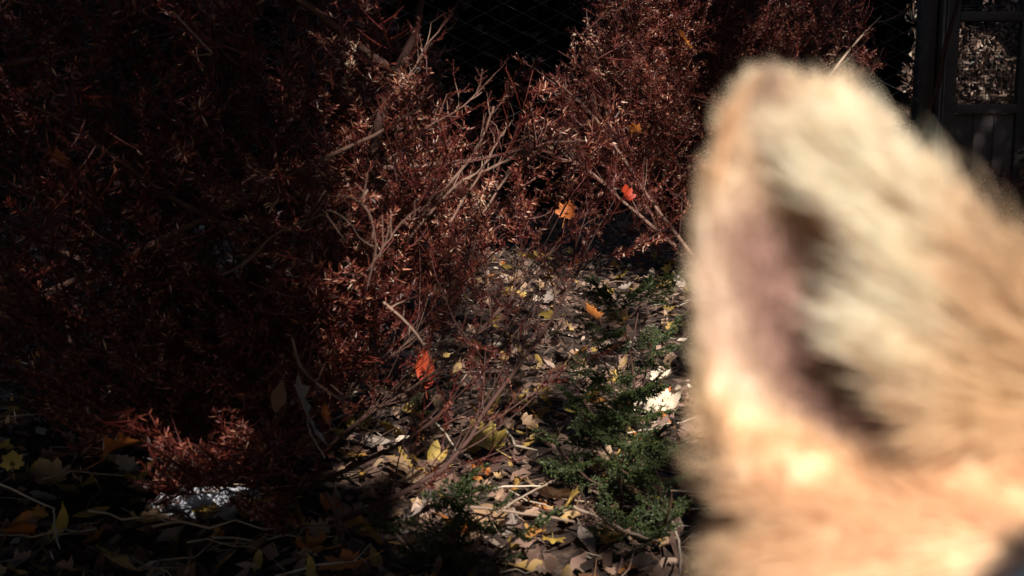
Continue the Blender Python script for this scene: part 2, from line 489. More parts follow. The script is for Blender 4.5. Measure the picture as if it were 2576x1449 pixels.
def bush(name, base, stems, ellips, n_shoots, carve, label, templates, n_part, scale_rng, up_bias, wts, keep_poly=None, tone=.12):
    root = empty(name, base)
    tag(root, label, 'bush')
    base = np.asarray(base, float)
    # stems
    paths = []
    for st in stems:
        bb = Bag()
        p = woody(bb, st, 0.013, 0.004, 14, 7, 0.0, 0.004)
        obj('stem', bb.build('stem', M_BARK, True), root); paths.append(p)
    allst = np.concatenate(paths)
    # branches off the stems
    for i in range(44):
        k = rng.integers(len(paths)); p0 = paths[k][rng.integers(2, len(paths[k]) - 1)]
        az = rng.uniform(0, 2 * math.pi); L = rng.uniform(0.3, 0.55) * (1.2 - 0.4 * p0[2])
        d = np.array([math.cos(az), math.sin(az), rng.uniform(0.0, 0.7)])
        tip = p0 + d * L
        tx, ty, td = proj(p0 + np.linspace(.2, 1.1, 10)[:, None] * d * L + np.linspace(0, .05, 10)[:, None] * np.array([0, 0, 1.0]))
        if any(in_poly(tx, ty, c).any() for c in carve): continue
        bb = Bag()
        woody(bb, [p0, p0 + d * L * 0.5 + np.array([0, 0, 0.02]), tip + np.array([0, 0, 0.05])], 0.006, 0.0018, 8, 5, 0.3, 0.004)
        obj('branch', bb.build('branch', M_BARK, True), root)
    # shoots through the crown volume, thicker near its outside
    P = []
    tot = sum(e[2] for e in ellips)
    for c, r, wgt in ellips:
        m = int(n_shoots * wgt / tot)
        u = norm(rng.normal(0, 1, (m, 3))); rad = rng.random(m) ** 0.45
        # lumpy outside
        lump = 1 + 0.13 * np.sin(5 * u[:, 0] + 3 * u[:, 2] + c[0] * 9) + 0.10 * np.sin(9 * u[:, 2] + 7 * u[:, 1])
        P.append(np.array(c) + u * np.array(r) * (rad * lump)[:, None])
    P = np.concatenate(P)
    P = P[P[:, 2] > 0.03]
    # direction: outwards from the nearest stem, rising
    dist = ((P[:, None, :2] - allst[None, ::3, :2]) ** 2).sum(-1)
    near = allst[::3][dist.argmin(1)]
    D = P - near; D[:, 2] = np.abs(D[:, 2]) * 0.3
    D = norm(D) + rng.normal(0, 0.42, D.shape) + np.array([0, 0, up_bias])
    D = norm(D)
    s = rng.uniform(*scale_rng, len(P))
    tip = P + D * 0.13 * s[:, None]
    ok = np.ones(len(P), bool)
    for Q in (P, tip):
        x, y, d = proj(Q)
        for c in carve: ok &= ~in_poly(x, y, c)
        if keep_poly is not None: ok &= in_poly(x, y, keep_poly) | (d < 0)
        ok &= d > 0.75
    P, D, s, tip = P[ok], D[ok], s[ok], tip[ok]
    x, y, d = proj(P)
    inview = (x > -80) & (x < 2650) & (y > -60) & (y < 1500)
    # thin out what the camera cannot see
    ok = inview | (rng.random(len(P)) < 0.35)
    P, D, s, d, inview = P[ok], D[ok], s[ok], d[ok], inview[ok]
    key = np.where(inview, d, 99); order = np.argsort(key)
    pi, ri = order[:n_part], order[n_part:]
    for i in pi: place_shoot(root, P[i], D[i], s[i])
    qx, qy, qd = proj(P)
    patch = 0.12 * np.sin(P[:, 0] * 9) * np.sin(P[:, 2] * 11 + 1) + rng.normal(0, 0.12, len(P)) + tone * np.clip((P[:, 0] + .25) * 4, -1.2, 1)  # last term tints needles darker leftward for shade, lighter rightward for sun
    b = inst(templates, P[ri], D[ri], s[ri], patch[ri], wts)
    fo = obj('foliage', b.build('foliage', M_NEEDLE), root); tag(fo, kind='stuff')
    return root

GAP = [(1000, -60), (1045, 60), (1095, 130), (1135, 190), (1175, 235), (1215, 300), (1255, 350), (1330, 376), (1392, 360), (1375, 250), (1360, 205), (1408, 120), (1440, 40), (1452, -60)]
GAP_LOW = [(1300, 425), (1350, 385), (1398, 395), (1412, 450), (1420, 520), (1390, 545), (1310, 520)]
GROUND_HOLE = [(810, 1140), (880, 1010), (1010, 880), (1110, 820), (1200, 700), (1230, 640), (1330, 600), (1480, 610), (1560, 700), (1700, 760), (1760, 800), (1760, 1400), (770, 1500), (760, 1300)]
LOWLEFT = [(-900, 1150), (200, 1140), (330, 1190), (390, 1290), (420, 1600), (-900, 1600)]

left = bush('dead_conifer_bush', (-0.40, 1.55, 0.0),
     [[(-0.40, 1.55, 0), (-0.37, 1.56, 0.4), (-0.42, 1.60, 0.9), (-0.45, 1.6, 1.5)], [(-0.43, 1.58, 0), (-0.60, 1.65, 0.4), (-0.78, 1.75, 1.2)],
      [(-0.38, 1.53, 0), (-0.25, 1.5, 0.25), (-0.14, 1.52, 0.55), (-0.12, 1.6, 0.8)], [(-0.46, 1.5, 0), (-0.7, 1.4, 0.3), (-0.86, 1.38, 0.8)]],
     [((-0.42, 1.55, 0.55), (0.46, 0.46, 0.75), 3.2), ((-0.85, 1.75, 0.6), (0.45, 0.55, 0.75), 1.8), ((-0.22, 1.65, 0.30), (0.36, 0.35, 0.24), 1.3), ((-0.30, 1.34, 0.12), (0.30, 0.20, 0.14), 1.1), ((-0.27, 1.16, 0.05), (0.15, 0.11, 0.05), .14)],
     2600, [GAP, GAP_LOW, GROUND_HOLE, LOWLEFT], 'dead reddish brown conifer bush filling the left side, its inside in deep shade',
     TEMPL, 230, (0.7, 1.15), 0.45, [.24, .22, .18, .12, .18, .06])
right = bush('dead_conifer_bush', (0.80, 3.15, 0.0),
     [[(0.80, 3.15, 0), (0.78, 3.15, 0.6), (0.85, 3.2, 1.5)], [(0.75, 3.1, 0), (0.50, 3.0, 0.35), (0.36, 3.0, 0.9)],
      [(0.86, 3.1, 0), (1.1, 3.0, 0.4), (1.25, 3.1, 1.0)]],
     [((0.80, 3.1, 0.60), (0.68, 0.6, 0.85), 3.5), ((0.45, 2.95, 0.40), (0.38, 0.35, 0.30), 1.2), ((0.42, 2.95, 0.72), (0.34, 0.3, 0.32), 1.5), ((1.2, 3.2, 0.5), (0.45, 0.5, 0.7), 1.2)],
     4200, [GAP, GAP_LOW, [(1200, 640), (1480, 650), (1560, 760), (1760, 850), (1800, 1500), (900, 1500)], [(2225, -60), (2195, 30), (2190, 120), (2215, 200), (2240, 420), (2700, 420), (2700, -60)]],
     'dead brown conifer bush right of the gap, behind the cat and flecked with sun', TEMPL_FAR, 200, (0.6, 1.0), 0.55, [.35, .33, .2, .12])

# ------------------------------------------------------------------ branches reaching over the open ground and bare twigs (parts of the left bush)
def limb(P, r0, r1, parent, n=16, side_n=16, side_len=(0.05, 0.14), needles=0.5, up=0.5, tint=0.25, name='branch', nsc=(.3, .55)):
    bb = Bag()
    pth = woody(bb, P, r0, r1, n, 6, tint, 0.0003 if name == 'twig' else 0.0007)
    roots, dirs = [], []
    for i in range(side_n):
        f = 0.15 + 0.85 * (i + random.random()) / side_n
        k = min(int(f * (n - 1)), n - 2)
        p = pth[k]; T = norm(pth[k + 1] - pth[k])
        d = norm(T * 0.9 + np.array([random.uniform(-.7, .7), random.uniform(-.7, .7), random.uniform(-.3, .8) * up * 2]))
        L = random.uniform(*side_len)
        q = [p, p + d * L * 0.5 + rng.normal(0, .004, 3), p + d * L + np.array([0, 0, 0.01])]
        q[2] = q[2] + rng.normal(0, .006, 3); woody(bb, q, 0.0011, 0.0004, 4, 4, tint + random.uniform(-.1, .15))
        for m in range(2):
            if random.random() < needles:
                roots.append(q[1 + (m > 0)] if m else q[1]); dirs.append(norm(d + rng.normal(0, .35, 3)))
    o = obj(name, bb.build(name, M_BARK, True), parent)
    if roots:
        b = inst(TEMPL, np.array(roots), np.array(dirs), rng.uniform(*nsc, len(roots)), rng.normal(-0.05, 0.1, len(roots)), [.1, .1, .2, .35, .1, .15])
        f = obj('foliage', b.build('foliage', M_NEEDLE), o, loc=(0, 0, 0)); tag(f, kind='stuff')
    return o
def PX(lst): return [pix(a, b, c) for a, b, c in lst]
limb(PX([(640, 1300, 1.30), (813, 1209, 1.26), (980, 1133, 1.24), (1123, 1028, 1.24), (1242, 900, 1.26), (1330, 800, 1.3)]), 0.0034, 0.0012, left, side_n=16, needles=.35, tint=0.0)
limb(PX([(700, 1370, 1.2), (908, 1285, 1.17), (1051, 1219, 1.16), (1150, 1142, 1.17), (1245, 999, 1.2), (1340, 876, 1.24), (1435, 719, 1.3), (1470, 640, 1.35)]), 0.0040, 0.0012, left, n=20, side_n=26, needles=.55, tint=0.0)
limb(PX([(760, 1180, 1.4), (900, 1060, 1.4), (1060, 960, 1.42), (1200, 840, 1.45), (1290, 740, 1.5), (1380, 640, 1.55)]), 0.0028, 0.001, left, side_n=28, needles=.6, tint=.05)
limb(PX([(690, 1150, 1.45), (850, 1010, 1.45), (1000, 880, 1.48), (1100, 800, 1.5), (1200, 690, 1.52)]), 0.0026, 0.001, left, side_n=28, needles=.75, tint=.05)
limb(PX([(820, 1240, 1.15), (860, 1330, 1.12), (850, 1440, 1.08)]), 0.003, 0.0012, left, n=8, side_n=6, needles=.2)
limb(PX([(1000, 640, 1.5), (1130, 480, 1.5), (1240, 420, 1.5), (1340, 378, 1.52), (1400, 362, 1.55)]), 0.0026, 0.001, left, side_n=20, needles=.7, side_len=(.02, .04), tint=.5, nsc=(.16, .32))
limb(PX([(1050, 560, 1.5), (1180, 400, 1.52), (1215, 340, 1.52), (1242, 268, 1.53)]), 0.0024, 0.0016, left, side_n=7, needles=.3, side_len=(.02, .03), tint=.5, nsc=(.16, .32))
limb(PX([(1130, 560, 1.5), (1200, 450, 1.5), (1250, 360, 1.5), (1292, 300, 1.5)]), 0.002, 0.001, left, side_n=7, needles=.25, side_len=(.02, .03), tint=.5, nsc=(.16, .32))
limb(PX([(960, 420, 1.4), (1060, 330, 1.42), (1130, 290, 1.44), (1212, 232, 1.46)]), 0.0018, 0.0008, left, side_n=12, needles=.7, side_len=(.02, .03), tint=.42, nsc=(.16, .32))
limb(PX([(930, 300, 1.4), (1020, 200, 1.42), (1070, 120, 1.44), (1140, 35, 1.46)]), 0.0018, 0.0008, left, side_n=12, needles=.6, side_len=(.02, .03), tint=.42, nsc=(.16, .32))
limb(PX([(1200, 560, 1.5), (1290, 420, 1.52), (1350, 360, 1.54), (1310, 330, 1.54)]), 0.002, 0.0009, left, side_n=8, needles=.2, side_len=(.02, .03), tint=.5, nsc=(.16, .32))
TW = 0.95
limb(PX([(925, 720, 1.0), (945, 620, 1.0), (930, 540, .99), (900, 505, .99), (858, 490, .98)]), 0.0010, 0.0007, left, side_n=3, needles=.3, side_len=(.01, .025), tint=.3, name='twig')
limb(PX([(905, 512, .99), (925, 478, .99)]), 0.0012, 0.0010, left, n=5, side_n=1, needles=0, side_len=(.006, .012), tint=.6, name='twig')
limb(PX([(925, 680, 1.0), (975, 610, 1.0), (1010, 560, 1.0), (1058, 520, 1.0)]), 0.0009, 0.0006, left, side_n=4, needles=.3, side_len=(.01, .025), tint=.3, name='twig')
limb(PX([(866, 603, .97), (840, 565, .97), (819, 535, .97), (836, 530, .97), (880, 560, .97), (905, 600, .98), (940, 620, .99)]), 0.0005, 0.0005, left, n=18, side_n=0, tint=.6, name='twig')
limb(PX([(560, 690, 1.0), (620, 660, 1.0), (690, 590, 1.0), (760, 560, 1.0), (815, 540, .98)]), 0.0012, 0.0008, left, side_n=5, needles=.3, side_len=(.01, .03), tint=.4, name='twig')
limb(PX([(965, 760, 1.15), (1040, 830, 1.15), (1085, 900, 1.16)]), 0.0016, 0.001, left, n=8, side_n=5, needles=.2, side_len=(.01, .03), tint=.6, name='twig')
limb(PX([(735, 850, 1.1), (760, 930, 1.1), (830, 990, 1.1), (880, 1020, 1.12)]), 0.0016, 0.001, left, n=8, side_n=6, needles=.2, side_len=(.01, .03), tint=.6, name='twig')
# right bush: bare twigs at its right edge
limb(PX([(2080, 200, 2.8), (2150, 110, 2.8), (2217, 40, 2.8)]), 0.004, 0.002, right, n=7, side_n=3, needles=.3, tint=.9, name='twig')
limb(PX([(2120, 300, 2.8), (2170, 230, 2.8), (2210, 150, 2.8)]), 0.003, 0.0015, right, n=7, side_n=4, needles=.4, tint=.7, name='twig')
limb(PX([(1700, 620, 2.7), (1560, 500, 2.7), (1470, 420, 2.7), (1400, 395, 2.7)]), 0.005, 0.002, right, n=10, side_n=12, needles=.6, tint=.5)
limb(PX([(1740, 640, 2.7), (1620, 480, 2.7), (1500, 300, 2.7), (1400, 205, 2.7)]), 0.005, 0.002, right, n=10, side_n=14, needles=.7, tint=.5)

# ------------------------------------------------------------------ leaves that stand out
def special(colour, kind, px, py, d, size, rot, label, seed, curl=.6, rest=False, mat=None):
    me = leaf_mesh(kind, M_LEAF[colour], seed, curl=curl)
    P = ground_at(px, py, 0.03) if rest else pix(px, py, d)
    if rest: P = np.array([P[0], P[1], float(gz(P[0], P[1])) + 0.028])
    o = put_leaf('leaf', me, P, size, 0, 0, 0)
    o.rotation_euler = [R(a) for a in rot]
    return tag(o, label, 'leaf')
special('red', 'oval', 1068, 925, 1.45, 0.034, (68, 12, 28), 'deep red curled leaf caught in the branches above the yellow leaf litter', 301)
special('grey', 'lobed', 760, 1040, 1.02, 0.038, (62, 20, 78), 'large curled grey brown leaf hanging in the shaded lower part of the left bush', 302, curl=1.2)
special('brown', 'oval', 703, 1000, 1.02, 0.017, (75, 10, -20), 'small upright brown leaf standing on the curled grey leaf', 303)
special('orange', 'lobed', 820, 1045, 1.01, 0.012, (60, 10, 50), 'small orange tan leaf scrap at the right end of the curled grey leaf', 304)
special('orange', 'maple', 285, 1135, 1.12, 0.028, (40, -45, -70), 'dark orange folded leaf in the shade near the lower left corner', 305, curl=1.1)
special('yellow', 'maple', 32, 1165, 1.3, 0.017, (65, 0, 20), 'small yellow maple leaf at the far left edge', 306)
special('orange', 'maple', 45, 1318, 1.0, 0.026, (38, 14, 160), 'broad rust brown maple leaf lying in the lower left corner', 307, rest=True)
special('yellow', 'oval', 152, 1308, 1.0, 0.027, (50, -22, -35), 'pale yellow folded leaf beside the rust brown leaf at lower left', 308, curl=1.0, rest=True)
special('tan', 'lobed', 1003, 1140, 1.2, 0.029, (28, 8, 70), 'ragged tan oak leaf on the litter under the dark slanting branch', 309, rest=True)
special('yellow', 'oval', 1090, 1118, 1.2, 0.022, (40, 20, 10), 'small yellow leaf right of the ragged tan oak leaf', 310, rest=True)
special('yellow', 'maple', 1225, 1085, 1.2, 0.038, (25, -10, 40), 'large ochre maple leaf beyond the dark slanting branch', 311, rest=True)
special('yellow', 'oval', 1325, 992, 1.2, 0.029, (18, 10, 75), 'yellow oval leaf lying flat left of the green sprigs', 312, rest=True)
special('tan', 'maple', 1385, 1205, 1.2, 0.042, (22, 6, 110), 'big tan maple leaf in front of the green sprigs on the open litter', 313, rest=True)
special('tan', 'oval', 1105, 985, 1.2, 0.030, (40, 0, 30), 'buff leaf below the deep red leaf', 314, rest=True)
special('orange', 'maple', 1495, 795, 1.2, 0.034, (35, 0, 60), 'orange leaf behind the topmost green sprig', 315, rest=True)
special('tan', 'oval', 1437, 893, 1.2, 0.040, (35, 10, 60), 'pale tan curled leaf beside the green sprigs', 316, rest=True)
special('orange', 'maple', 1722, 102, 2.5, 0.034, (35, 40, 40), 'bright orange leaf caught near the top of the right bush', 317)
special('orange', 'maple', 1600, 328, 2.5, 0.022, (30, 50, 100), 'small orange leaf caught midway up the right bush', 318)
special('red', 'maple', 1578, 492, 2.35, 0.026, (60, 0, 40), 'red leaf shining in the sun low in the right bush', 319)
special('orange', 'maple', 1425, 535, 2.4, 0.030, (65, 10, -20), 'orange leaf at the lower left edge of the right bush by the gap', 320)
special('orange', 'maple', 138, 398, 1.25, 0.019, (20, 55, 20), 'orange red leaf caught in the left bush near the left edge', 321)
special('orange', 'maple', 224, 262, 1.25, 0.009, (70, 10, 60), 'tiny orange leaf scrap high in the left bush', 322)
special('orange', 'oval', 1607, 1083, 1.2, 0.016, (30, 0, 30), 'small bright orange leaf left of the sunlit pale leaves', 323, rest=True)
special('orange', 'maple', 1672, 975, 1.2, 0.020, (45, 0, 20), 'orange maple leaf on top of the sunlit patch beside the cat', 324, rest=True)
special('tan', 'oval', 1658, 1000, 1.2, 0.026, (55, -15, 5), 'pale cream leaf brightly lit beside the cat', 325, rest=True)
special('orange', 'oval', 1668, 1040, 1.2, 0.022, (50, 0, 80), 'rust orange leaf at the bottom of the sunlit patch beside the cat', 326, rest=True)
special('tan', 'oval', 1200, 1225, 1.2, 0.020, (25, 10, 80), 'cream sunlit leaf at the near end of the open litter', 327, rest=True)
special('tan', 'maple', 1235, 1262, 1.2, 0.030, (18, -8, 10), 'light tan sunlit leaf below the cream one on the open litter', 328, rest=True)

def stick(px_list, r, label, tint=.7, n=14):
    P = [pix(*a) if len(a) == 3 else ground_at(a[0], a[1], 0.03) for a in px_list]
    c = np.mean(P, 0)
    bb = Bag(); woody(bb, np.array(P) - c, r, r * .6, n, 5, tint, r * .25)
    o = obj('stick', bb.build('stick', M_STRAW, True), loc=c)
    return tag(o, label, 'stick')
stick([(-40, 1205), (30, 1230), (75, 1252), (140, 1280)], .0016, 'pale stick lying slantwise in the lower left corner', .9)
stick([(135, 1280), (142, 1345), (150, 1380)], .0013, 'short pale stick bent down from the slanting one at lower left', .7)
stick([(1140, 1268), (1230, 1282), (1330, 1292), (1445, 1312)], .0022, 'long grey stick lying across the near litter between the two low green sprigs', .35)
stick([(1445, 1275), (1520, 1310), (1600, 1345), (1660, 1362)], .0020, 'reddish stick lying under the green sprigs near the cat', .3)
stick([(1160, 1245), (1260, 1225), (1360, 1222)], .0015, 'thin straw lying beside the big tan leaf', .6)
stick([(1250, 1290), (1330, 1240), (1400, 1205)], .0016, 'thin straw lying across the big tan leaf', .55)
stick([(1080, 1050), (1120, 1090), (1150, 1140)], .0018, 'pale stick beside the ragged tan oak leaf', .8)
stick([(1620, 1240), (1690, 1310), (1710, 1390), (1712, 1440)], .0018, 'forked grey stick on the ground by the cat', .45)
# bent dry grass stalk hanging in the left bush
st = stick([(438, 32, .95), (480, 78, .95), (520, 120, .95), (534, 134, .95), (515, 138, .95), (480, 139, .95)], .00055, 'thin dry stalk bent to a sharp hook high in the left bush', .5, 22)

# ------------------------------------------------------------------ green seedlings
def green_template(seed):
    q = np.random.default_rng(seed); b = Bag()
    def frond(P, D, L, depth):
        pth = np.array([P + D * L * t + np.array([0, 0, -0.10 * L * t * t]) for t in np.linspace(0, 1, 5)])
        V, F = tube(pth, np.linspace(0.0011, 0.0006, 5), 3); b.add(V, F, 0.25)
        if depth:
            n = int(L / 0.0075)
            for i in range(n):
                t = (i + 1) / (n + 1); s = 1 if i % 2 else -1
                side = norm(np.cross(D, [0, 0, 1.0])) * s
                d = norm(D * 0.8 + side * 0.9 + q.normal(0, .18, 3))
                frond(pth[0] * (1 - t) + pth[-1] * t, d, L * 0.42 * (1.1 - t) + .006, depth - 1)
        m = int(L / 0.0011)
        t = q.random(m)[:, None]
        R0 = pth[0] * (1 - t) + pth[-1] * t
        Dn = norm(D * 0.9 + q.normal(0, .55, (m, 3)))
        V, F, tt = needle_quads(R0, Dn, q.normal(0, 1, (m, 3)), q.uniform(.003, .0055, m), np.full(m, .0008), np.clip(q.normal(.55, .25, m), 0, 1))
        b.add(V, F, tt)
    frond(np.zeros(3), np.array([1.0, 0, 0]), 0.075, 2)
    return b.arrays()
GT = [green_template(s) for s in (61, 62, 63)]
GT_ME = [mesh('green_spray', V, F, M_GREEN, t) for V, F, t in GT]
def seedling(base, tips, label, n_spray, spread):
    base = np.asarray(base, float)
    root = empty('evergreen_seedling', base); tag(root, label, 'seedling', 'green evergreen seedlings in the litter')
    for tp in tips:
        bb = Bag(); tp = np.asarray(tp, float)
        mid = (base + tp) / 2 + rng.normal(0, .012, 3)
        pth = woody(bb, [base, mid, tp], 0.0022, 0.0009, 10, 5, .3)
        obj('stem', bb.build('stem', M_BARK, True), root)
        for i in range(n_spray):
            k = random.randint(2, 9)
            p = pth[k]
            az = random.uniform(0, 6.28)
            d = norm(np.array([math.cos(az), math.sin(az), random.uniform(-.1, .9)]) + norm(tp - base) * .5)
            X, Y, Z = orient(np.array([d]), np.array([random.uniform(-.6, .6)]))
            s = random.uniform(.5, .95) * spread
            M = Matrix(np.vstack([np.column_stack([X[0] * s, Y[0] * s, Z[0] * s, p]), [0, 0, 0, 1]]).tolist())
            o = bpy.data.objects.new('spray', random.choice(GT_ME)); COL.objects.link(o); o.parent = root
            o.matrix_local = Matrix.Translation(-root.location) @ M
gA = ground_at(1560, 1120); gB = ground_at(1600, 1240); gC = ground_at(1150, 1400)
seedling(gA, PX([(1560, 780, 1.42), (1610, 760, 1.45), (1500, 860, 1.4), (1640, 860, 1.42), (1440, 960, 1.38)]), 'tallest green evergreen seedling, reaching up behind the others left of the cat', 7, 1.0)
seedling(gB, PX([(1450, 1010, 1.28), (1520, 1060, 1.22), (1600, 1050, 1.2), (1400, 1120, 1.25), (1660, 1130, 1.15), (1560, 1190, 1.15)]), 'wide dark green seedling close to the left side of the cat', 6, .85)
seedling(gC, PX([(1000, 1330, 1.08), (1120, 1250, 1.1), (1240, 1290, 1.08), (1300, 1350, 1.05), (1100, 1340, 1.0)]), 'low dark green seedling at the bottom below the dark branches', 5, .8)
gE = ground_at(1640, 1330)
seedling(gE, PX([(1560, 1180, 1.12), (1640, 1160, 1.12), (1690, 1240, 1.08), (1500, 1290, 1.1)]), 'small loose green seedling low at the foot of the wide one, nearest the cat', 5, .8)
gD = ground_at(1060, 1090)
seedling(gD, PX([(1055, 1010, 1.42), (1070, 1045, 1.42)]), 'tiny green sprig below the deep red leaf', 3, .5)

# ------------------------------------------------------------------ pale flat stone in the lower left
def rough_block(name, c, size, rz, mat, label, cat, seed):
    bm = bmesh.new(); bmesh.ops.create_cube(bm, size=1)
    bmesh.ops.scale(bm, vec=size, verts=bm.verts)
    bmesh.ops.bevel(bm, geom=bm.edges[:], offset=min(size) * .22, segments=2, affect='EDGES')
    bmesh.ops.triangulate(bm, faces=bm.faces)
    bmesh.ops.subdivide_edges(bm, edges=bm.edges[:], cuts=2, use_grid_fill=True)
    q = random.Random(seed)
    for v in bm.verts: v.co += Vector([q.uniform(-1, 1) for _ in range(3)]) * min(size) * .03
    me = bpy.data.meshes.new(name); bm.to_mesh(me); bm.free()
    a = me.attributes.new('tint', 'FLOAT', 'POINT'); a.data.foreach_set('value', np.full(len(me.vertices), .5, np.float32))
    me.materials.append(mat); o = obj(name, me, loc=c); o.rotation_euler.z = rz
    return tag(o, label, cat)
sP = ground_at(540, 1285)
rough_block('paving_slab', (sP[0], sP[1], 0.0), (0.14, 0.05, 0.05), R(-4), M_STONE, 'pale bluish grey slab half hidden under the left bush at the bottom', 'slab', 4)

# ------------------------------------------------------------------ chain link fence
FY = 4.25
fence = empty('chain_link_fence', (-0.3, FY, 0)); tag(fence, 'grey chain link fence standing behind the gap between the two dead bushes', 'fence')
W2 = 0.036
pts = []
for i in range(52): pts.append([W2 if i % 2 else -W2, (0.003 if i % 4 < 2 else -0.003), 0.02 + i * W2])
wv, wf = tube(np.array(pts), 0.0016, 4)
bb = Bag(); bb.add(wv, wf, .5); WIRE = bb.build('wire', M_STEEL)
k = 0
for xw in np.arange(-2.3, 1.56, 2 * W2):
    o = bpy.data.objects.new('wire', WIRE); COL.objects.link(o); o.parent = fence
    o.location = (xw + 0.3, 0, W2 * (k % 2)); k += 1
for xp in (-2.35, -0.72):
    bb = Bag(); V, F = tube([[xp, FY + .03, -.05], [xp, FY + .03, 1.0], [xp, FY + .03, 1.98]], 0.022, 12); bb.add(V, F, 0)
    obj('post', bb.build('post', M_STEEL, True), fence)
bb = Bag(); V, F = tube([[-2.35, FY + .03, 1.9], [0, FY + .03, 1.9], [1.56, FY + .03, 1.9]], 0.017, 10); bb.add(V, F, .5)
obj('top_rail', bb.build('top_rail', M_STEEL, True), fence)

# ------------------------------------------------------------------ wooden gate frame with wire mesh, top right
DY = 4.45
def dx(px): return (px - 1288) / FPX * DY * 1.0
def dz(py):   # height at the gate's distance for a pixel row near the top of the frame
    a = math.atan((724.5 - py) / FPX) - PITCH
    return 0.45 + DY * math.tan(a)
bb = Bag()
box(bb, (dx(2287), DY - .05, 0), (dx(2319), DY + .03, 2.05), .35)
po = obj('post', bb.build('post', M_WOOD), loc=(0, 0, 0)); po.name = 'gate_post'
tag(po, 'dark square wooden post left of the wire mesh gate', 'post')
gate = empty('wooden_gate', (dx(2400), DY, 0)); tag(gate, 'dark weathered wooden gate with wire mesh openings at the top right', 'gate')
def part(name, boxes, tint=.5, mat=M_WOOD):
    b = Bag()
    for lo, hi in boxes: box(b, lo, hi, tint)
    V, F, t = b.arrays()
    o = obj(name, mesh(name, V, F, mat, t), gate)
    mod = o.modifiers.new('bevel', 'BEVEL'); mod.width = 0.003; mod.segments = 2
    return o
x0, x1, x2, x3 = dx(2334), dx(2384), dx(2537), dx(2590)
part('stile', [((x0, DY - .02, .04), (x1, DY + .02, 2.0))], .45)
part('stile', [((x2, DY - .02, .04), (x3, DY + .02, 2.0))], .25)
part('moulding', [((x0 + .006, DY - .034, .05), (x0 + .016, DY - .021, 1.99))], .8)
part('moulding', [((x0 + .024, DY - .030, .05), (x0 + .030, DY - .021, 1.99))], .7)
part('rail', [((x1 + .001, DY - .018, dz(54)), (x2 - .001, DY + .018, dz(30)))], .4)
part('rail', [((x1 + .001, DY - .018, dz(285)), (x2 - .001, DY + .018, dz(262)))], .5)
part('rail', [((x1 + .001, DY - .018, 1.90), (x2 - .001, DY + .018, 1.999))], .4)
part('rail', [((x1 + .001, DY - .018, 0.041), (x2 - .001, DY + .018, .14))], .4)
nb = 3
for i in range(nb):
    a = x1 + .001 + (x2 - x1 - .002) * i / nb; c = x1 + .001 + (x2 - x1 - .002) * (i + 1) / nb - .003
    part('board', [((a, DY - .006, .141), (c, DY + .012, dz(285) - .001))], .3 + .1 * i)
b = Bag()
for x in np.arange(x1 - .004, x2 + .004, .0127): V, F = tube([[x, DY + .021, dz(275)], [x, DY + .021, 1.95]], .0010, 4); b.add(V, F, .0)
for z in np.arange(dz(275), 1.95, .0127): V, F = tube([[x1 - .01, DY + .0225, z], [x2 + .01, DY + .0225, z]], .0010, 4); b.add(V, F, .0)
tag(obj('wire_mesh', b.build('wire_mesh', M_STEEL), gate), kind='stuff')

# ------------------------------------------------------------------ dark evergreen hedge beyond the fence and leafy shrubs seen through the gate
def leafcloud(name, boxes, n, size, mat, tint, cull=None):
    b = Bag()
    for (lo, hi) in boxes:
        P = rng.uniform(lo, hi, (n, 3))
        if cull is not None: P = P[cull(P)]
        m = len(P)
        D = norm(rng.normal(0, 1, (m, 3))); S = norm(np.cross(D, rng.normal(0, 1, (m, 3))))
        L = rng.uniform(*size, m)[:, None]
        V = np.stack([P - D * L, P + S * L * .45, P + D * L, P - S * L * .45], 1)
        V[:, 0] += rng.normal(0, .1, (m, 3)) * L; V[:, 2] += rng.normal(0, .1, (m, 3)) * L
        b.add(V.reshape(-1, 3), np.arange(4 * m).reshape(m, 4), np.repeat(np.clip(rng.normal(*tint, m), 0, 1), 4))
    return b.build(name, mat)
def hedge(name, x0, x1, y0, y1, h, n, label):
    root = empty(name, ((x0 + x1) / 2, (y0 + y1) / 2, 0)); tag(root, label, 'hedge')
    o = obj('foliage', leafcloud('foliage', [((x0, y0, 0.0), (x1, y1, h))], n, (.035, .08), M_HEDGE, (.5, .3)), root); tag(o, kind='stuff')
    for i in range(7):
        x = x0 + (x1 - x0) * (i + .5) / 7; ym = (y0 + y1) / 2
        bb = Bag(); woody(bb, [(x, ym, -.05), (x + .05, ym, h * .5), (x, ym + .05, h * .95)], .035, .01, 8, 7, .1)
        obj('trunk', bb.build('trunk', M_BARK, True), root)
    return root
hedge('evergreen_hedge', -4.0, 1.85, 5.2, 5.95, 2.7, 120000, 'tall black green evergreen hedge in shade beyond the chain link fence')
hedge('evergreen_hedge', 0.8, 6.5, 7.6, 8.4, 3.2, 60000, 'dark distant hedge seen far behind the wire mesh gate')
def shrub(base, r, h, n, label, mat, tint):
    root = empty('leafy_shrub', base); tag(root, label, 'shrub')
    bx, by, _ = base
    for i in range(9):
        az = random.uniform(0, 6.28); rr = random.uniform(.3, .8) * r
        bb = Bag(); woody(bb, [(bx, by, 0), (bx + math.cos(az) * rr * .5, by + math.sin(az) * rr * .5, h * .5), (bx + math.cos(az) * rr, by + math.sin(az) * rr, h * .9)], .008, .003, 7, 5, .5)
        obj('stem', bb.build('stem', M_BARK, True), root)
    def cull(P):
        q = (P - np.array([bx, by, h * .5])) / np.array([r, r, h * .55])
        return (q ** 2).sum(-1) < 1 + .2 * np.sin(P[:, 0] * 9) * np.cos(P[:, 2] * 8)
    tag(obj('foliage', leafcloud('foliage', [((bx - r, by - r, 0), (bx + r, by + r, h * 1.1))], n, (.012, .03), mat, tint, cull), root), kind='stuff')
shrub((2.30, 6.0, 0), .55, .92, 14000, 'tan leaved shrub seen through the wire mesh of the gate', M_CHIP, (.52, .28))
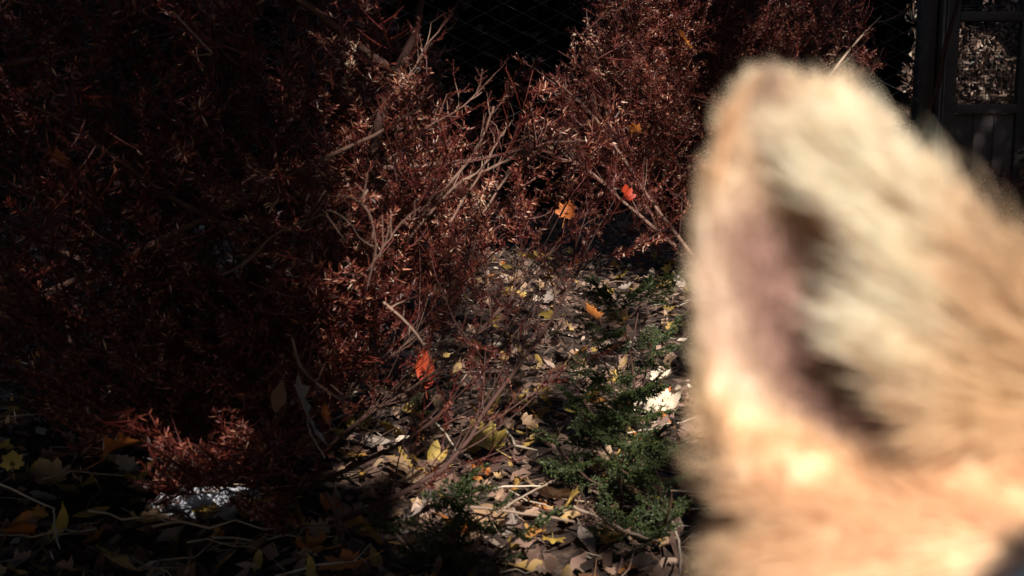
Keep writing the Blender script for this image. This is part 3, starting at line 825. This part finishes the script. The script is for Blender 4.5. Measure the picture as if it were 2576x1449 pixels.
shrub((3.15, 6.6, 0), .50, 1.35, 9000, 'taller tan leaved shrub at the right behind the gate', M_CHIP, (.55, .25))
shrub((2.16, 6.0, 0), .16, 1.25, 1500, 'narrow tan leaved shrub in the slit beside the gate post', M_CHIP, (.8, .15))
hedge('evergreen_hedge', -3.0, -2.2, -1.5, 3.6, 2.6, 40000, 'unseen dark hedge added along the left side to block sky light from the left dead bush')  # added out of view to cut sky light on the left
hedge('evergreen_hedge', 3.05, 3.75, -0.5, 6.4, 2.6, 50000, 'dark hedge along the right side of the garden beyond the gate')
# dark vine growing at the right of the gate
def vine():
    root = empty('climbing_vine', (dx(2590), DY - .12, 0)); tag(root, 'dark tangled vine growing up the right side of the gate', 'vine')
    for i in range(5):
        x = dx(2560 + 30 * i)
        bb = Bag(); woody(bb, [(x, DY - .1, 0), (x + .04, DY - .12, .5), (x - .03, DY - .1, 1.0), (x + .02, DY - .1, 1.6)], .004, .002, 14, 5, .3, .01)
        obj('stem', bb.build('stem', M_BARK, True), root)
    tag(obj('foliage', leafcloud('foliage', [((dx(2545), DY - .2, 0), (dx(2545) + .45, DY - .04, 1.75))], 1500, (.01, .028), M_LEAF['brown'], (.3, .2)), root), kind='stuff')
vine()

# ------------------------------------------------------------------ unseen tree added behind the camera, crown shaped to cast dappled shade
Sd = SUN
E1 = norm(np.cross(Sd, [0, 0, 1.0])); E2 = np.cross(E1, Sd)
def ab(P): P = np.asarray(P, float); return np.stack([P @ E1, P @ E2], -1)
LIT = []       # (a, b, radius, transmittance): openings in the crown through which the sun reaches
def lit(px, py, d, r, tr): LIT.append((*ab(pix(px, py, d)), r, tr))
def litg(px, py, r, tr): LIT.append((*ab(ground_at(px, py)), r, tr))
for (x, y) in [(1850, 300), (2100, 200), (2100, 500), (2400, 500), (1850, 700), (2200, 800), (2600, 800), (1850, 1000), (2300, 1100), (2700, 1100), (1850, 1350), (2300, 1400), (2800, 1400), (3000, 1700), (2400, 1700), (3200, 1200)]:
    lit(x, y, .17, .06, 1.0)
for y in range(40, 560, 60):                                   # right flank of the left bush
    for x, tr in ((1010 + y * .35, .55), (910 + y * .35, .16), (820 + y * .3, .04)): lit(x, y, 1.35, .05, tr)
for x in range(1430, 2240, 90):                                # face of the right bush
    for y in range(20, 720, 80): lit(x, y, 2.6, .10, .7 if x < 1780 else .35)
for x, y in ((1180, 420), (1280, 400), (1380, 370), (1300, 330)): lit(x, y, 1.5, .05, .8)
for x in range(20, 420, 80):
    for y in range(60, 560, 90): lit(x, y, 1.3, .04, .06)
for x, y, r, tr in ((1190, 1215, .05, 1), (1215, 1250, .05, 1), (1180, 1240, .05, 1), (1665, 985, .06, 1), (1680, 1040, .06, 1), (1610, 1085, .03, 1), (1370, 1210, .04, .5),
                    (1330, 1080, .12, .45), (1050, 1000, .10, .4), (1000, 1130, .08, .4), (1230, 900, .12, .4), (1450, 880, .1, .45), (1370, 1290, .05, .5),
                    (1560, 860, .10, .6), (1560, 1010, .10, .35), (1500, 1340, .08, .3), (1350, 760, .2, .35), (1500, 760, .2, .4)): litg(x, y, r, tr)
for x, y in ((490, 1270), (600, 1250)): litg(x, y, 0, 1)
LIT_FAR = [(*ab((2.3 + i * .3, 5.8 + .1 * i, .6 + .2 * j)), .16, .3) for i in range(-1, 4) for j in range(-1, 4)]
LIT += LIT_FAR
LITA = np.array(LIT)
def tree():
    c0 = ab((0.0, 2.0, 0.4))
    root = empty('added_shade_tree', (1.9, -3.0, 0)); tag(root, 'unseen leafy tree added behind the viewpoint to cast dappled shade on the garden', 'tree')
    n = 175000
    # crown volume: an ellipsoid in sun-aligned coordinates
    a = rng.uniform(-4.2, 4.6, n) + c0[0]; b_ = rng.uniform(-3.0, 3.0, n) + c0[1]; t = rng.uniform(3.6, 5.6, n)
    s0 = np.array([0.0, 2.0, 0.4]) @ Sd
    # t measured along the sun direction from the middle of the scene
    P = a[:, None] * E1 + b_[:, None] * E2 + (s0 + t)[:, None] * Sd
    ok = P[:, 2] > 1.2
    ka = ok.copy()
    T = np.full(n, np.nan)
    A = np.stack([a, b_], -1)
    tr = np.zeros(n); cnt = np.zeros(n)
    for la, lb, r, tv in LITA:
        m = ((A[:, 0] - la) ** 2 + (A[:, 1] - lb) ** 2) < (r + .04) ** 2
        tr[m] = np.maximum(tr[m], tv)
    n_opt = 5.5
    keepp = np.where(tr > 0, np.clip(-np.log(np.clip(tr, 1e-9, 1)) / n_opt, 0, 1), 1.0)
    keepp = np.where(tr >= .99, 0, keepp)
    ok &= rng.random(n) < keepp
    P = P[ok]; m = len(P)
    D = norm(np.cross(np.tile(Sd, (m, 1)), rng.normal(0, 1, (m, 3))) + rng.normal(0, .5, (m, 3)))
    N = norm(Sd + rng.normal(0, .45, (m, 3))); S = norm(np.cross(D, N))
    L = rng.uniform(.025, .05, m)[:, None]
    V = np.stack([P - D * L, P - D * L * .2 + S * L * .7, P + D * L, P - D * L * .2 - S * L * .7], 1)
    bb = Bag(); bb.add(V.reshape(-1, 3), np.arange(4 * m).reshape(m, 4), np.repeat(rng.random(m), 4))
    tag(obj('crown', bb.build('crown', mat_ramp('tree_leaves', [(0, (.05, .06, .015)), (1, (.12, .10, .02))], rough=.6)), root), kind='stuff')
    bb = Bag(); woody(bb, [(1.9, -3.0, 0), (1.85, -2.9, 1.5), (1.6, -2.5, 3.0), (1.2, -2.0, 4.6)], .16, .05, 14, 10, .3)
    obj('trunk', bb.build('trunk', M_BARK, True), root)
tree()

# ------------------------------------------------------------------ the cat
def icoball(c, r, rot=None, seg=3):
    bm = bmesh.new(); bmesh.ops.create_icosphere(bm, subdivisions=seg, radius=1)
    V = np.array([v.co for v in bm.verts]); F = np.array([[v.index for v in f.verts] for f in bm.faces]); bm.free()
    V = V * np.array(r)
    if rot is not None: V = V @ rot.T
    return V + np.array(c), F
def capsule(bag, a, b, ra, rb, n=9):
    a = np.asarray(a, float); b = np.asarray(b, float)
    for i in range(n):
        t = i / (n - 1); V, F = icoball(a * (1 - t) + b * t, [ra * (1 - t) + rb * t] * 3, seg=2); bag.add(V, F)
# ear outline seen from the front (2576-wide pixels), from base left over the tip to base right
EL = [(1300, 1800), (1200, 1790), (1100, 1782), (1000, 1768), (900, 1752), (800, 1740), (700, 1736), (600, 1742), (500, 1760), (400, 1780), (320, 1798), (250, 1822), (200, 1856), (165, 1900), (150, 1940)]
ER = [(1300, 2760), (1200, 2790), (1100, 2790), (1000, 2780), (900, 2760), (800, 2710), (700, 2640), (600, 2520), (500, 2430), (400, 2345), (320, 2265), (250, 2200), (200, 2160), (165, 2125), (150, 2090)]
def ear_xy(u, v):
    """u 0..1 lateral to medial edge, v 0..1 base to tip"""
    y = 1300 - (1300 - 150) * v
    ly = np.interp(-y, [-a for a, _ in EL], [b for _, b in EL]); ry = np.interp(-y, [-a for a, _ in ER], [b for _, b in ER])
    return ly + (ry - ly) * u, y
def ear_depth(u, v):
    bowl = np.sin(np.pi * np.clip(u, 0, 1)) ** 0.8
    low = 1 - v
    near = np.clip(v / .34, 0, 1); near = near * near * (3 - 2 * near)
    d = 0.1620 + 0.017 * bowl * (0.35 + 0.9 * low) * near + 0.004 * v
    # hollow runs diagonally: deepest on the lateral side
    hollow = np.exp(-((u - (0.30 + 0.10 * low)) / 0.20) ** 2) * (0.25 + low) * 0.004 * near
    k = np.clip((u - .34) / .24, 0, 1); k = k * k * (3 - 2 * k) * (.35 + .65 * low)
    d = d + hollow
    d = d * (1 - k) + (0.163 - .004 * low) * k + 0.016 * np.clip(1 - v / .22, 0, 1) ** 2
    return d
def ear_mesh(bag, mirror=None):
    nu, nv = 40, 50
    U, Vv = np.meshgrid(np.linspace(0, 1, nu), np.linspace(0, 1, nv), indexing='ij')
    x, y = ear_xy(U, Vv); d = ear_depth(U, Vv)
    # pull in from the traced outline to leave room for the fur
    cx, cy = 2100, 800
    x = cx + (x - cx) * .955; y = np.where(y < cy, cy + (y - cy) * .955, y)
    F0 = pix(x, y, d)
    edge = .25 + .75 * np.sin(np.pi * U) ** .6 * np.clip((1 - Vv) * 6, 0, 1) ** .5
    gu = np.gradient(F0, axis=0); gv = np.gradient(F0, axis=1); Nn = norm(np.cross(gu, gv))
    if (Nn[20, 25] @ (F0[20, 25] - CAM)) < 0: Nn = -Nn
    th = (0.0030 + 0.002 * (1 - Vv)) * edge
    Bk = F0 + Nn * th[..., None]
    if mirror is not None:
        F0, Bk = mirror(F0), mirror(Bk)
    n = nu * nv
    V = np.concatenate([F0.reshape(-1, 3), Bk.reshape(-1, 3)])
    idx = np.arange(n).reshape(nu, nv)
    Q = np.stack([idx[:-1, :-1], idx[1:, :-1], idx[1:, 1:], idx[:-1, 1:]], -1).reshape(-1, 4)
    F = [Q, Q[:, ::-1] + n]
    def rim(a): 
        a = np.asarray(a); return np.stack([a[:-1], a[:-1] + n, a[1:] + n, a[1:]], -1)
    loop = np.concatenate([idx[:, 0], idx[-1, 1:], idx[::-1, -1][1:], idx[0, ::-1][1:]])
    F.append(rim(loop)[:, ::-1])
    bag.add(V, np.concatenate(F))
C3 = lambda x, d, z: cam2w(x, d, z)
HC = C3(.098, .200, -.062)                     # centre of the skull
def head_mirror(P):                            # mirror across the head's middle plane
    Q = np.array(P); Q[..., 0] = 2 * HC[0] - Q[..., 0]; return Q
parts = []
def add_closed(fn):
    b = Bag(); fn(b); V, F, t = b.arrays(); parts.append((V, F))
add_closed(lambda b: ear_mesh(b)); add_closed(lambda b: ear_mesh(b, head_mirror))
balls = [(C3(.083, .190, -.058), (.048, .031, .050)), (C3(.113, .190, -.058), (.048, .031, .050)), (HC, (.050, .056, .047)), (C3(.098, .170, -.066), (.036, .036, .034)), (C3(.080, .190, -.085), (.037, .036, .042)), (C3(.116, .190, -.085), (.037, .036, .042)),
         (C3(.098, .142, -.084), (.019, .020, .016)), (C3(.090, .137, -.088), (.012, .013, .011)), (C3(.106, .137, -.088), (.012, .013, .011)), (C3(.098, .142, -.103), (.013, .016, .010)),
         (C3(.078, .182, -.062), (.026, .021, .030)), (C3(.118, .182, -.062), (.026, .021, .030)), (C3(.086, .183, -.030), (.022, .020, .032)), (C3(.110, .183, -.030), (.022, .020, .032)), (C3(.066, .184, -.062), (.028, .018, .030)), (C3(.130, .184, -.062), (.028, .018, .030)), (C3(.075, .188, -.080), (.027, .026, .032)), (C3(.121, .188, -.080), (.027, .026, .032))]
for c, r in balls: parts.append((lambda VF: (VF[0], [VF[1]]))(icoball(c, r)))
hw = HC
def caps(a, b, ra, rb, n=9):
    a = np.asarray(a, float); b = np.asarray(b, float)
    for i in range(n):
        t = i / (n - 1); V, F = icoball(a * (1 - t) + b * t, [ra * (1 - t) + rb * t] * 3, seg=3); parts.append((V, [F]))
caps(hw + [0.008, .02, -.03], (.135, .30, .25), .044, .064)                 # neck
caps((.125, .30, .25), (.135, .33, .13), .072, .078)                      # chest
caps((.13, .33, .22), (.17, .46, .11), .072, .098)                        # back to rump
caps((.10, .46, .085), (.075, .40, .055), .062, .045, 6); caps((.235, .46, .085), (.25, .40, .055), .062, .045, 6)   # thighs
caps((.078, .42, .028), (.068, .325, .018), .022, .017, 7); caps((.25, .42, .028), (.258, .325, .018), .022, .017, 7)  # hind feet
for lx in (.100, .160):                                                   # front legs
    caps((lx, .300, .19), (lx - .002, .285, .09), .030, .020, 9); caps((lx - .002, .285, .09), (lx - .002, .278, .022), .020, .016, 8)
    caps((lx - .002, .275, .017), (lx - .002, .255, .014), .018, .016, 4)
    for k in range(4): caps((lx - .014 + k * .008, .250, .012), (lx - .014 + k * .008, .242, .009), .0065, .006, 3)
tl = smooth_path([(.20, .55, .05), (.27, .58, .03), (.34, .50, .022), (.35, .40, .020), (.31, .32, .020), (.27, .30, .022)], 34)
for i, p in enumerate(tl): V, F = icoball(p, [.020 - .006 * i / 33] * 3, seg=2); parts.append((V, [F]))
bg_ = Bag()
allV = []; allT = []; allQ = []; off = 0
for V, Fs in parts:
    allV.append(V)
    for F in Fs: (allQ if F.shape[1] == 4 else allT).append(F + off)
    off += len(V)
tmp = mesh('cat_raw', np.concatenate(allV), [np.concatenate(allQ), np.concatenate(allT)])
to = bpy.data.objects.new('cat_raw', tmp); COL.objects.link(to)
rm = to.modifiers.new('r', 'REMESH'); rm.mode = 'VOXEL'; rm.voxel_size = .0016; rm.use_smooth_shade = True
sm = to.modifiers.new('s', 'SMOOTH'); sm.iterations = 22; sm.factor = .5
dg = bpy.context.evaluated_depsgraph_get(); dg.update()
me = bpy.data.meshes.new_from_object(to.evaluated_get(dg))
bpy.data.objects.remove(to)
me.name = 'cat_body'
nV = len(me.vertices); VV = np.empty(nV * 3, np.float32); me.vertices.foreach_get('co', VV); VV = VV.reshape(-1, 3).astype(float)
NN = np.empty(nV * 3, np.float32); me.vertices.foreach_get('normal', NN); NN = NN.reshape(-1, 3).astype(float)
print('cat verts', nV)

EYE_L = C3(.0795, .1605, -.0490); EYE_R = head_mirror(EYE_L)
def tri_blend(x, x0, x1): return np.clip((x - x0) / (x1 - x0), 0, 1)
def smst(x, a, b): t = np.clip((x - a) / (b - a), 0, 1); return t * t * (3 - 2 * t)
def sym(P):
    """fold the right half of the head on to the left half"""
    Q = np.array(P); m = Q[:, 0] > HC[0]; Q[m, 0] = 2 * HC[0] - Q[m, 0]; return Q
def fur_colour(P, N):
    """albedo of the coat: ginger with cream cheeks, mauve-brown skin inside the ears darkened for the shade of the hollow"""
    Q = sym(P); x, y, d = proj(Q)
    Nq = np.array(N); m = P[:, 0] > HC[0]; Nq[m, 0] *= -1
    head = P[:, 2] > .26
    n = len(P)
    ginger = np.array([.74, .53, .32]); peach = np.array([.82, .56, .36]); cream = np.array([.90, .80, .66]); mauve = np.array([.215, .118, .10]); tan = np.array([.50, .33, .17])
    c = np.tile(ginger, (n, 1))
    def mix(c, col, k): return c * (1 - k[:, None]) + col * k[:, None]
    inearband = head & (y < 1330) & (d < .215)
    c = mix(c, peach, (smst(y, 950, 1250) * head))
    c = mix(c, cream, smst(y, 650, 250) * .45 * inearband)
    front = smst((-(Nq * norm(Q - CAM)).sum(-1)), -.1, .35)
    # mauve skin, darkened for shade along the diagonal hollow to the ear canal
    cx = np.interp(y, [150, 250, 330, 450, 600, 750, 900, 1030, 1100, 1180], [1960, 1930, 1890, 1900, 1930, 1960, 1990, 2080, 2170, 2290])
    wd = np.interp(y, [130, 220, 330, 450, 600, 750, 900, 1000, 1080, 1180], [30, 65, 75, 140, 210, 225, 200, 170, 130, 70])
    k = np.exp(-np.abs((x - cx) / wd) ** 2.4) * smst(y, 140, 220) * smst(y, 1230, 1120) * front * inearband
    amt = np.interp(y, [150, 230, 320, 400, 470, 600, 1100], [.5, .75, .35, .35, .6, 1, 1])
    c = mix(c, mauve, k * amt * .95)
    # pinkish skin strip along the lateral edge
    pink = np.array([.84, .66, .54])
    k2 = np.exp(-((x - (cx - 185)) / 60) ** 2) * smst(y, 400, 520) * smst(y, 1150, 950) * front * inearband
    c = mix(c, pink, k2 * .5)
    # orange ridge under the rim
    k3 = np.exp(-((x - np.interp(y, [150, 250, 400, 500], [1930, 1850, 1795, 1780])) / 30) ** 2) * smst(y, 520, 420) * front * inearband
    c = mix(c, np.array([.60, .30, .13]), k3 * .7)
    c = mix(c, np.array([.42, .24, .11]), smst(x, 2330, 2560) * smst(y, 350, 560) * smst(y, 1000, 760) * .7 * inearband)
    rim_glow = smst(x, np.interp(y, [200, 400, 700, 1000, 1300], [1850, 1800, 1765, 1790, 1800]), np.interp(y, [200, 400, 700, 1000, 1300], [1800, 1760, 1730, 1755, 1750])) * inearband * smst(y, 200, 330)
    c = mix(c, np.array([.97, .90, .70]), rim_glow * .8)  # lateral rim painted paler to imitate its sunlit glow
    # dark rims of the eyes and pale muzzle
    for e in (EYE_L,):
        r = np.linalg.norm(Q - e, axis=1)
        c = mix(c, np.array([.035, .018, .015]), smst(r, .0145, .0118))
    mz = np.linalg.norm((P - C3(.098, .130, -.095)) / np.array([.03, .03, .02]), axis=1)
    c = mix(c, np.array([.8, .72, .6]), smst(mz, 1.2, .7))
    nose = np.linalg.norm(P - C3(.098, .121, -.080), axis=1)
    c = mix(c, np.array([.45, .18, .14]), smst(nose, .008, .005))
    # tabby bands on the body
    body = smst(P[:, 2], .30, .24)
    band = .5 + .5 * np.sin(P[:, 1] * 120 + 4 * np.sin(P[:, 2] * 30) + P[:, 0] * 20)
    c = mix(c, np.array([.40, .19, .075]), body * smst(band, .55, .9) * .7)
    c = mix(c, cream, smst(P[:, 1], .285, .25) * smst(P[:, 2], .30, .22) * smst(P[:, 2], .02, .10) * .8)
    return np.clip(c, 0, 1)
ca = me.attributes.new('coat', 'FLOAT_COLOR', 'POINT')
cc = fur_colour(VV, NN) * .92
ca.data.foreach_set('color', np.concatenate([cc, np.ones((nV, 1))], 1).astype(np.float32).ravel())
# eyes: sink the skin around the balls so they show
def eye_push(V):
    for e in (EYE_L, EYE_R):
        d = V - e; r = np.linalg.norm(d, axis=1)
        m = r < .0102
        V[m] = e + d[m] / r[m][:, None] * .0085 + np.array([0, .003, 0])
    return V
VV = eye_push(VV)
cat = empty('cat', (.13, .33, 0)); tag(cat, 'blurred ginger cat looming close at the right, one big furry ear raised', 'cat')
me.vertices.foreach_set('co', VV.astype(np.float32).ravel()); me.update()
def coat_mat(name, rough, transl, spec=.3):
    m = bpy.data.materials.new(name); m.use_nodes = True; nt = m.node_tree; p = nt.nodes['Principled BSDF']
    a = nt.nodes.new('ShaderNodeAttribute'); a.attribute_name = 'coat'
    nt.links.new(a.outputs['Color'], p.inputs['Base Color']); p.inputs['Roughness'].default_value = rough; p.inputs['Specular IOR Level'].default_value = spec
    if transl:
        t = nt.nodes.new('ShaderNodeBsdfTranslucent'); nt.links.new(a.outputs['Color'], t.inputs[0])
        mx = nt.nodes.new('ShaderNodeMixShader'); mx.inputs[0].default_value = transl
        nt.links.new(p.outputs[0], mx.inputs[1]); nt.links.new(t.outputs[0], mx.inputs[2]); nt.links.new(mx.outputs[0], nt.nodes['Material Output'].inputs[0])
    return m
M_SKIN = coat_mat('cat_skin', .8, 0); M_FUR = coat_mat('cat_fur', .55, .45)
me.materials.clear(); me.materials.append(M_SKIN)
for p_ in me.polygons: pass
me.polygons.foreach_set('use_smooth', np.ones(len(me.polygons), bool))
body = obj('body', me, cat)

def plain(name, c, rough=.4, coat=0, bumpy=None):
    m = bpy.data.materials.new(name); m.use_nodes = True; p = m.node_tree.nodes['Principled BSDF']
    p.inputs['Base Color'].default_value = (*c, 1); p.inputs['Roughness'].default_value = rough; p.inputs['Coat Weight'].default_value = coat
    return m
M_IRIS = mat_ramp('sky_tinted_iris', [(0, (.01, .01, .012)), (.28, (.012, .012, .015)), (.34, (.10, .20, .26)), (.85, (.16, .30, .38)), (1, (.03, .04, .05))], rough=.12, spec=.6)  # grey-blue in the colour imitates sky reflected in the eye
for e in (EYE_L, EYE_R):
    V, F = icoball((0, 0, 0), (.0092,) * 3, seg=4)
    t = np.clip(np.hypot(V[:, 0] * 1.25, V[:, 2] * .8) / .0080, 0, 1); t[V[:, 1] > 0] = 1
    eo = obj('eye', mesh('eye', V, F, M_IRIS, t, True), cat, loc=np.array(e) + [0, .0012, 0] - np.array(cat.location))

# fur as hair curves
def make_fur(count_head, count_body):
    tris = np.empty(len(me.loop_triangles) * 3, np.int32) if False else None
    me.calc_loop_triangles()
    T = np.empty(len(me.loop_triangles) * 3, np.int32); me.loop_triangles.foreach_get('vertices', T); T = T.reshape(-1, 3)
    A = np.linalg.norm(np.cross(VV[T[:, 1]] - VV[T[:, 0]], VV[T[:, 2]] - VV[T[:, 0]]), axis=1)
    cen = VV[T].mean(1)
    head = cen[:, 2] > .29
    res = []
    for msk, cnt in ((head & (cen[:, 0] < HC[0] + .004), count_head), (head & (cen[:, 0] >= HC[0] + .004), count_head // 3), (~head, count_body)):
        ids = np.nonzero(msk)[0]; p = A[ids] / A[ids].sum()
        res.append(rng.choice(ids, cnt, p=p))
    tid = np.concatenate(res); n = len(tid)
    r1, r2 = np.sqrt(rng.random(n)), rng.random(n)
    w = np.stack([1 - r1, r1 * (1 - r2), r1 * r2], -1)[..., None]
    P = (VV[T[tid]] * w).sum(1); N = norm((NN[T[tid]] * w).sum(1))
    for e in (EYE_L, EYE_R):
        ok = np.linalg.norm(P - e, axis=1) > .0104
        P, N = P[ok], N[ok]
    n = len(P)
    Q = sym(P); flip = P[:, 0] > HC[0]
    Nq = N.copy(); Nq[flip, 0] *= -1
    x, y, d = proj(Q)
    hd = P[:, 2] > .29
    ear = hd & (y < 1150) & (d < .225) & (Q[:, 2] > HC[2] + .022)
    view = norm(Q - CAM); front = -(Nq * view).sum(-1)
    flow = np.tile(np.array([0, .6, -.8]), (n, 1))                      # body: back and down
    up = cam2w(0, 0, 1) - CAM; rt = np.array([1.0, 0, 0])
    # cheeks: outwards and down
    ck = hd & ~ear
    wy = smst(y[ck], 1120, 1600)[:, None]
    flow[ck] = (norm(-rt * .5 + up * .55) + np.array([0, .25, 0])) * (1 - wy) + np.array([-.2, .3, -.9]) * wy
    top = ck & (y < 1120); flow[top] = norm(np.array([-.1, .7, .35]))
    # ears: back towards the tip and outwards
    side = np.where(x > 2080, 1.0, -.35)
    flow[ear] = up * 1.0 + rt * (side[ear] * .75)[:, None]
    L = np.where(hd, .008, .020) * rng.uniform(.6, 1.25, n)
    L = np.where(ck, L * np.interp(y, [1130, 1500], [.45, 1.0]), L)
    L = np.where(ear, .0035 * rng.uniform(.6, 1.3, n), L)
    L = np.where(ear & (x > 2300) & (front < .6), .0042 * rng.uniform(.6, 1.6, n), L)
    # long cream hairs growing from the medial wall across the hollow
    inn = ear & (front > .1) & (x > np.interp(y, [300, 450, 600, 900, 1100], [1970, 2030, 2220, 2230, 2340])) & (x < 2700) & (y > 330) & (y < 1120)
    inn &= rng.random(n) < .75
    flow[inn] = -rt * 1.0 + up * np.interp(y[inn], [330, 700, 1000, 1140], [1.0, .65, .35, -.2])[:, None]
    L[inn] = rng.uniform(.008, .018, inn.sum()) * np.interp(y[inn], [330, 560, 950, 1150], [.7, 1, 1, .45])
    bare = ear & (front > .25) & (x < 2080) & (x > 1800) & (y > 430) & (y < 1100)
    L[bare] *= .55
    tuft = hd & (y > 1050) & (y < 1260) & (x < 1830); L[tuft] = .009
    lk = np.where(inn, .55, np.where(ear, .75, .55))
    nz = np.stack([np.sin(Q @ np.array([330, 210, 410]) + k * 2.1) + .8 * np.sin(Q @ np.array([-520, 380, 700]) + k) for k in range(3)], -1)
    D0 = norm(Nq * lk[:, None] + norm(flow) * .65 + nz * .13 + rng.normal(0, .16, (n, 3)))
    D1 = norm(Nq * .12 + norm(flow) * 1.0 + nz * np.where(inn, .10, .20)[:, None] + rng.normal(0, .12, (n, 3)))
    D1[inn] = norm(D1[inn] + np.array([0, -.25, 0]))
    K = 5
    pts = np.empty((n, K, 3)); pts[:, 0] = Q - Nq * .0004; cur = pts[:, 0]
    for k in range(1, K):
        f = (k - 1) / (K - 2)
        cur = cur + norm(D0 * (1 - f) + D1 * f) * (L / (K - 1))[:, None]; pts[:, k] = cur
    pts[flip, :, 0] = 2 * HC[0] - pts[flip, :, 0]
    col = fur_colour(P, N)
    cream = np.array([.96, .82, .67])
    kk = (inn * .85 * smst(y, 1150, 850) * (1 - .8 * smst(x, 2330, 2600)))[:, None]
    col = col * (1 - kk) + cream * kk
    col *= rng.uniform(.8, 1.15, n)[:, None]
    col = np.clip(col, 0, .95)
    hc = bpy.data.hair_curves.new('fur'); hc.add_curves([K] * n)
    hc.attributes['position'].data.foreach_set('vector', (pts - np.array(cat.location)).astype(np.float32).ravel())
    ra = hc.attributes.get('radius') or hc.attributes.new('radius', 'FLOAT', 'POINT')
    rad = np.where(inn, .00011, .00009) * np.where(hd, 1, 1.9)
    ra.data.foreach_set('value', (rad[:, None] * np.array([1, 1, .85, .6, .15])[None]).astype(np.float32).ravel())
    a = hc.attributes.new('coat', 'FLOAT_COLOR', 'POINT')
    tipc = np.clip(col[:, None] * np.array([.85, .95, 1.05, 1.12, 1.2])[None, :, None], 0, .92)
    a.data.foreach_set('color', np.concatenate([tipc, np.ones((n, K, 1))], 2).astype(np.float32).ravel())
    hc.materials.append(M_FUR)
    o = bpy.data.objects.new('fur', hc); COL.objects.link(o); o.parent = cat
    tag(o, kind='stuff')
make_fur(130000, 45000)
# whiskers
for s in (-1, 1):
    for k in range(6):
        a = C3(.098 + s * .012, .130, -.088 - .003 * (k % 3))
        b_ = a + np.array([s * .055, .012 + .004 * k, -.012 + .010 * (k % 3)])
        bb = Bag(); woody(bb, [a, (a + b_) / 2 + [0, 0, .004], b_], .00022, .00006, 7, 4, 1)
        obj('whisker', bb.build('whisker', M_STRAW), cat)
